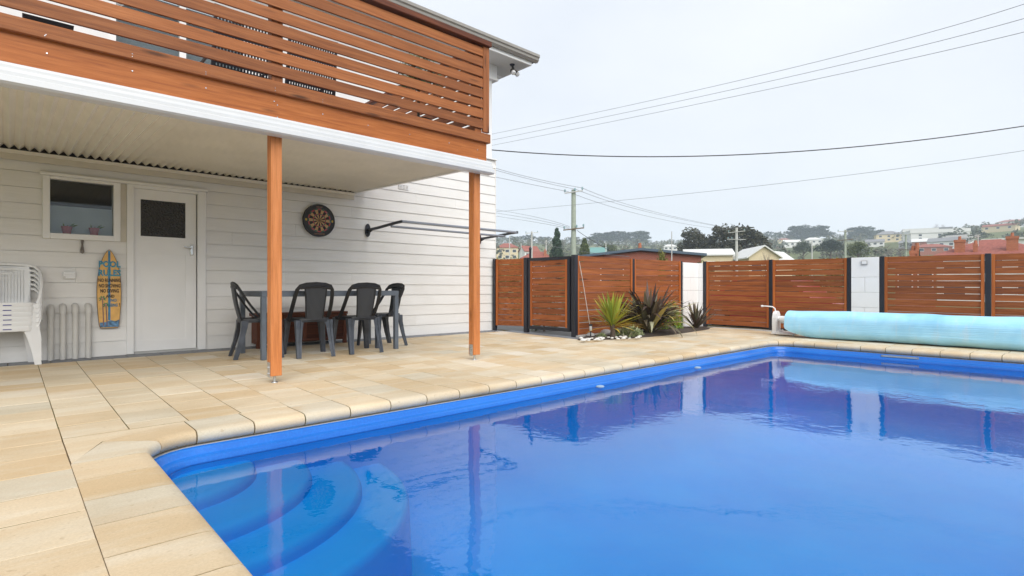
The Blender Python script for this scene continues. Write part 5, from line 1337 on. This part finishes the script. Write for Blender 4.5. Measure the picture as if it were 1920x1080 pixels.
HL = [(1183, 457, 12, 5, 'whitewall', 'whiteroof', 'flat', 'white building on the slope below the dark pine row'), (1256, 472, 9, 5, 'whitewall', 'whiteroof', 'hip', 'white roofed hillside house left of the thin mast'), (1292, 456, 14, 5, 'whitewall', 'greyroof', 'gx', 'pale house on the skyline between the pines and the gum'), (1236, 455, 12, 4.5, 'whitewall', 'whiteroof', 'gx', 'pale skyline house right of the dark pine row'),
      (1433, 458, 13, 4.5, 'whitewall', 'tealroof', 'hip', 'hillside house with a pale teal roof right of the big gum'), (1451, 455, 12, 5, 'creamwall', 'greyroof', 'gx', 'cream hillside house above the white gables'), (1470, 456, 12, 5.5, 'creamwall', 'redtile', 'hip', 'cream house with a tiled roof touching the massive pines'), (1484, 464, 11, 5.5, 'whitewall', 'whiteroof', 'gx', 'white hillside house below the massive pines'),
      (1524, 460, 12, 6, 'whitewall', 'whiteroof', 'hip', 'white hip roofed house in front of the massive pines'), (1664, 455, 15, 8, 'creamwall', 'greyroof', 'hip', 'two storey cream house on the hill above the leafless tree'), (1640, 464, 10, 5, 'whitewall', 'greyroof', 'gx', 'small white house above the block pillar'), (1724, 448, 20, 7, 'whitewall', 'whiteroof', 'flat', 'white flat roofed hillside house with dark openings'),
      (1752, 443, 22, 6, 'whitewall', 'greyroof', 'flat', 'upper level of the large white hillside house'), (1754, 453, 30, 7, 'whitewall', 'whiteroof', 'flat', 'lower level of the large white hillside house'), (1786, 437, 20, 6, 'greywall', 'greyroof', 'hip', 'grey roofed house on the ridge right of the bare trees'), (1712, 467, 12, 5, 'greywall', 'greyroof', 'gx', 'grey house beside the small dark conifer'),
      (1742, 467, 15, 5.5, 'brick', 'whiteroof', 'gx', 'brick house with a pale roof on the lower slope'), (1769, 468, 12, 6, 'whitewall', 'greyroof', 'gx', 'white house on the lower slope left of the first chimney'), (1784, 466, 12, 5, 'brick', 'redtile', 'hip', 'red roofed house on the lower slope by the first chimney'), (1801, 463, 10, 6, 'whitewall', 'whiteroof', 'flat', 'small white building just left of the first chimney'),
      (1897, 427, 26, 9, 'whitewall', 'redtile', 'hip', 'big white house on top of the ridge'), (1876, 434, 18, 5, 'creamwall', 'redtile', 'gx', 'cream house just below the ridge top'), (1862, 428, 16, 5, 'whitewall', 'greyroof', 'gx', 'pale grey roofed house on the ridge shoulder'), (1812, 434, 18, 5, 'whitewall', 'whiteroof', 'flat', 'long pale house on the ridge above the dark trees'), (1700, 447, 14, 5, 'whitewall', 'greyroof', 'gx', 'pale house on the hill behind the slim pole'), (1745, 478, 14, 5, 'brick', 'redtile', 'hip', 'red roofed house low on the slope by the end fence')]
for px, py, wm_, hm_, wl_, rf_, ty, lab in HL:
    building('hillside_house', lab, px, 0, 0, 0, 0, wl_, rf_, ty, hill=py, hm=hm_, wm=wm_, nwin=3, rot=random.uniform(-.3, .3), group='houses on the hillside', dm=wm_*.6)
HPOS = [(h, sqrt(on_hill(h[0], h[1]).x**2 + on_hill(h[0], h[1]).y**2)) for h in HL]
# far woodland that reads as one mass
wd_ = MB(); rd = random.Random(3)
for i in range(1500):
    px = rd.uniform(880, 2100) if i % 3 else rd.uniform(900, 1500); r = 190 + 720*rd.random()**.8; d = ray(px, CY); k = r/sqrt(d.x**2+d.y**2); x, y = d.x*k, d.y*k
    if any(abs(px-h[0]) < 15 and hr-190 < r < hr+6 for h, hr in HPOS): continue
    if noise_ok := (sin(x*.021+2)*cos(y*.018) + rd.uniform(-.7, .9)) > (-.5 if px < 1480 else -.1):
        z = terrain(x, y); H = rd.uniform(3.5, 8.5); W = H*rd.uniform(.5, .9)
        for j in range(46):
            a, e, q = rd.random()*6.3, rd.uniform(-.5, 1.5), rd.random()**.4; c = Vector((x+W*.6*q*cos(a)*cos(e), y+W*.6*q*sin(a)*cos(e), z+H*.55+H*.45*q*sin(e)))
            u = Vector((rd.gauss(0,1), rd.gauss(0,1), rd.gauss(0,.6))).normalized()*H*.10; v_ = u.orthogonal().normalized()*H*.07
            wd_.add([c-u, c-v_, c+u, c+v_], [(0,1,2,3)])
wob = wd_.build('hillside_woodland', leafmat('woodland_leaves', [(.055, .078, .052), (.070, .092, .058), (.105, .105, .072), (.06, .082, .054), (.12, .10, .082), (.085, .11, .06)]), kind='stuff')
tag(wob, 'scattered scrub and small trees covering the far hillside', 'woodland')

# parked car behind the back fence
car = thing('parked_car', 'red car parked behind the back fence, its wheels showing under the slats', 'car', (14.0, 5.6, .02))
cb_ = [(3.9, .28), (3.85, .62), (4.5, .80), (4.95, 1.22), (6.2, 1.26), (6.75, .85), (7.35, .74), (7.42, .30)]
MB().prism(cb_, 'x', 13.25, 14.75).build('body', plain('red_car_paint', (.38, .03, .05), .25, .05), car)
MB().prism([(4.62, .83), (4.99, 1.17), (6.14, 1.20), (6.60, .86)], 'x', 13.235, 13.249).build('side_window', M['pane'], car)
for y in (4.65, 6.65):
    for x in (13.22, 14.60):
        wb = MB().tube([(x, y, .31), (x+.18, y, .31)], .29, 18).build('wheel', M['rubber'], car, smooth=40); MB().tube([(x-.008, y, .31), (x+.05, y, .31)], .18, 14).build('hub', M['steel'], wb, smooth=40)

# ================================================================== POLES AND WIRES
def pole(label, px, top, depth, r, mat, arms=(), group='utility poles'):
    d = at(px, CY, depth); z0 = terrain(d.x, d.y) - .2; zt = EYE+(CY-top)/FPX*depth
    t = thing('utility_pole', label, 'pole', (d.x, d.y, z0), group)
    MB().tube([(d.x, d.y, z0), (d.x, d.y, (z0+zt)/2), (d.x, d.y, zt)], [r*1.15, r, r*.85], 12).build('shaft', M[mat], t, smooth=40)
    for py, half, m_, tilt, ins in arms:
        z = EYE+(CY-py)/FPX*depth; th = atan2(d.y, d.x) - pi/2; u = Vector((cos(th), sin(th), tilt)); c = Vector((d.x, d.y, z)) - Vector((cos(th+pi/2), sin(th+pi/2), 0))*(r+.06)
        a = MB().tube([c-u*half, c+u*half], .055, 4).build('crossarm', M[m_], t)
        for k in ins:
            e = c+u*half*k; MB().lathe([(.02, 0), (.02, .08), (.06, .10), (.07, .22), (.04, .28), (0, .29)], tuple(e), 8).build('insulator', M['insul'], a, smooth=True)
    return t
pole('tall pale green timber utility pole behind the pool gate', 1075.5, 356, 40, .185, 'polewood', ((361, .66, 'polegrey', .12, (-.95, .95, .15)), (430, .75, 'armwood', .10, (-.9, .3, .95))))
pole('slim grey utility pole above the red hipped roof', 997, 434, 85, .14, 'polegrey', ((437, 1., 'polegrey', .05, (-.9, .9)),))
pole('white utility pole in front of the big gum trees', 1381, 427, 75, .19, 'polegrey', ((435, 1.1, 'polegrey', .08, (-.9, .9)), (449, 1.2, 'polegrey', -.05, (-.9, -.5))))
pole('greenish utility pole rising behind the golden shrub', 1585, 431, 80, .15, 'polewood', ((434, 1., 'polegrey', .0, (-.9,)), (450, 1.0, 'armwood', .04, ())))
pole('short pale pole right of the rounded dark tree', 1522.5, 452, 140, .15, 'polegrey')
pole('slim pale pole standing beside the lone orange chimney', 1698.5, 440, 90, .13, 'polewood', ((440, .5, 'polegrey', 0, ()), (468, 1., 'armwood', 0, ())))
pole('thin pole in front of the cream two storey house', 955.5, 442, 140, .12, 'polegrey')
pole('thin pole left of the pointed conifer', 1024, 450, 120, .15, 'polegrey', ((454, .5, 'polegrey', 0, ()),))
pole('short thin pole between the white house and the shrub', 977, 456, 140, .12, 'polegrey')
pole('short thin pole right of the tall green pole', 1090.5, 464, 110, .10, 'polegrey')
pole('short pale pole above the brick building roof', 1136, 455, 120, .12, 'polegrey')
pole('thin dark mast in front of the brick building', 1259.5, 434, 36, .035, 'polegrey')
aer = thing('tv_aerial', 'slim television aerial rising above the small brick chimney', 'aerial', tuple(at(1834, 470, 54)))
c = at(1834, 470, 54); MB().tube([c, at(1834, 440, 54)], .04, 6).build('mast', M['polegrey'], aer)
for py in (441, 444): MB().tube([at(1827, py+1, 54), at(1838, py-1, 54)], .03, 5).build('antenna_arm', M['polegrey'], aer)
def wire(label, pts, r, mat='grey_wire'):
    P = [at(*p) for p in pts]; out = []
    for i in range(41):                               # quadratic through three points
        t = i/40; a = (t-.5)*(t-1)*2; b_ = -4*t*(t-1); c = 2*t*(t-.5); out.append(P[0]*a + P[1]*b_ + P[2]*c)
    tag(MB().tube(out, r*.8, 5).build('overhead_wire', M[mat], origin=tuple(P[1]), smooth=True), label, 'wire', 'overhead wires')
wire('uppermost of the three thin wires rising across the sky', ((880, 260, 34), (1400, 147.5, 22), (1960, -6, 15)), .010)
wire('middle of the three thin wires rising across the sky', ((880, 271, 34), (1400, 162, 22), (1960, 23, 15)), .010)
wire('lowest of the three thin wires rising across the sky', ((880, 281, 34), (1400, 176, 22), (1960, 50, 15)), .010)
wire('thick black twisted cable sagging across the sky', ((900, 279, 14), (1400, 289.5, 14), (1960, 230, 14)), .017, 'black_wire')
wire('single thin wire rising gently above the hills', ((930, 397, 40), (1400, 351, 30), (1960, 276, 22)), .011)
for i, (y0, y1) in enumerate(((311, 352), (315, 355), (329, 359))):
    wire('wire from the house to the tall green pole, ' + ('uppermost', 'middle', 'lowest')[i], ((915, y0, 34), (1000, (y0+y1)/2+2.5, 37), ((1090, 1080, 1064)[i], y1, 40)), .016)
for i, (y0, x1, y1) in enumerate(((352, 1372, 428), (355, 1375, 429), (359, 1370, 432))):
    x0 = (1091, 1080, 1064)[i]; wire('wire from the tall green pole down to the white pole, ' + ('uppermost', 'middle', 'lowest')[i], ((x0, y0, 40), (1230, (398, 401, 409)[i], 56), (x1, y1, 75)), .018)
for i in range(3):
    wire('low wire toward the crossarm of the tall pole, ' + ('uppermost', 'middle', 'lowest')[i], ((915, 391+6*i, 60), (1000, 406+5*i, 50), (1068, 425+2*i, 40)), .016)
wire('black service cable dropping from the crossarm toward the brick roof', ((1082, 432, 40), (1112, 452, 42), (1150, 474, 44)), .024, 'black_wire')
wire('pale cable passing in front of the pointed conifer', ((1010, 454, 45), (1075, 469, 42), (1180, 481, 40)), .022)

# ================================================================== HAZE
hz = MB().box(-1330, 1330, -1330, 1330, -3.2, 150).build('haze', None, kind='stuff')
hz.data.materials.clear(); hm_ = bpy.data.materials.new('pale_haze'); hm_.use_nodes = True; nt = hm_.node_tree; nt.nodes.clear()
pv = nt.nodes.new('ShaderNodeVolumePrincipled'); pv.inputs['Color'].default_value = (.78, .88, 1, 1); pv.inputs['Density'].default_value = .00055; pv.inputs['Anisotropy'].default_value = 0
o_ = nt.nodes.new('ShaderNodeOutputMaterial'); nt.links.new(pv.outputs[0], o_.inputs['Volume']); hz.data.materials.append(hm_)
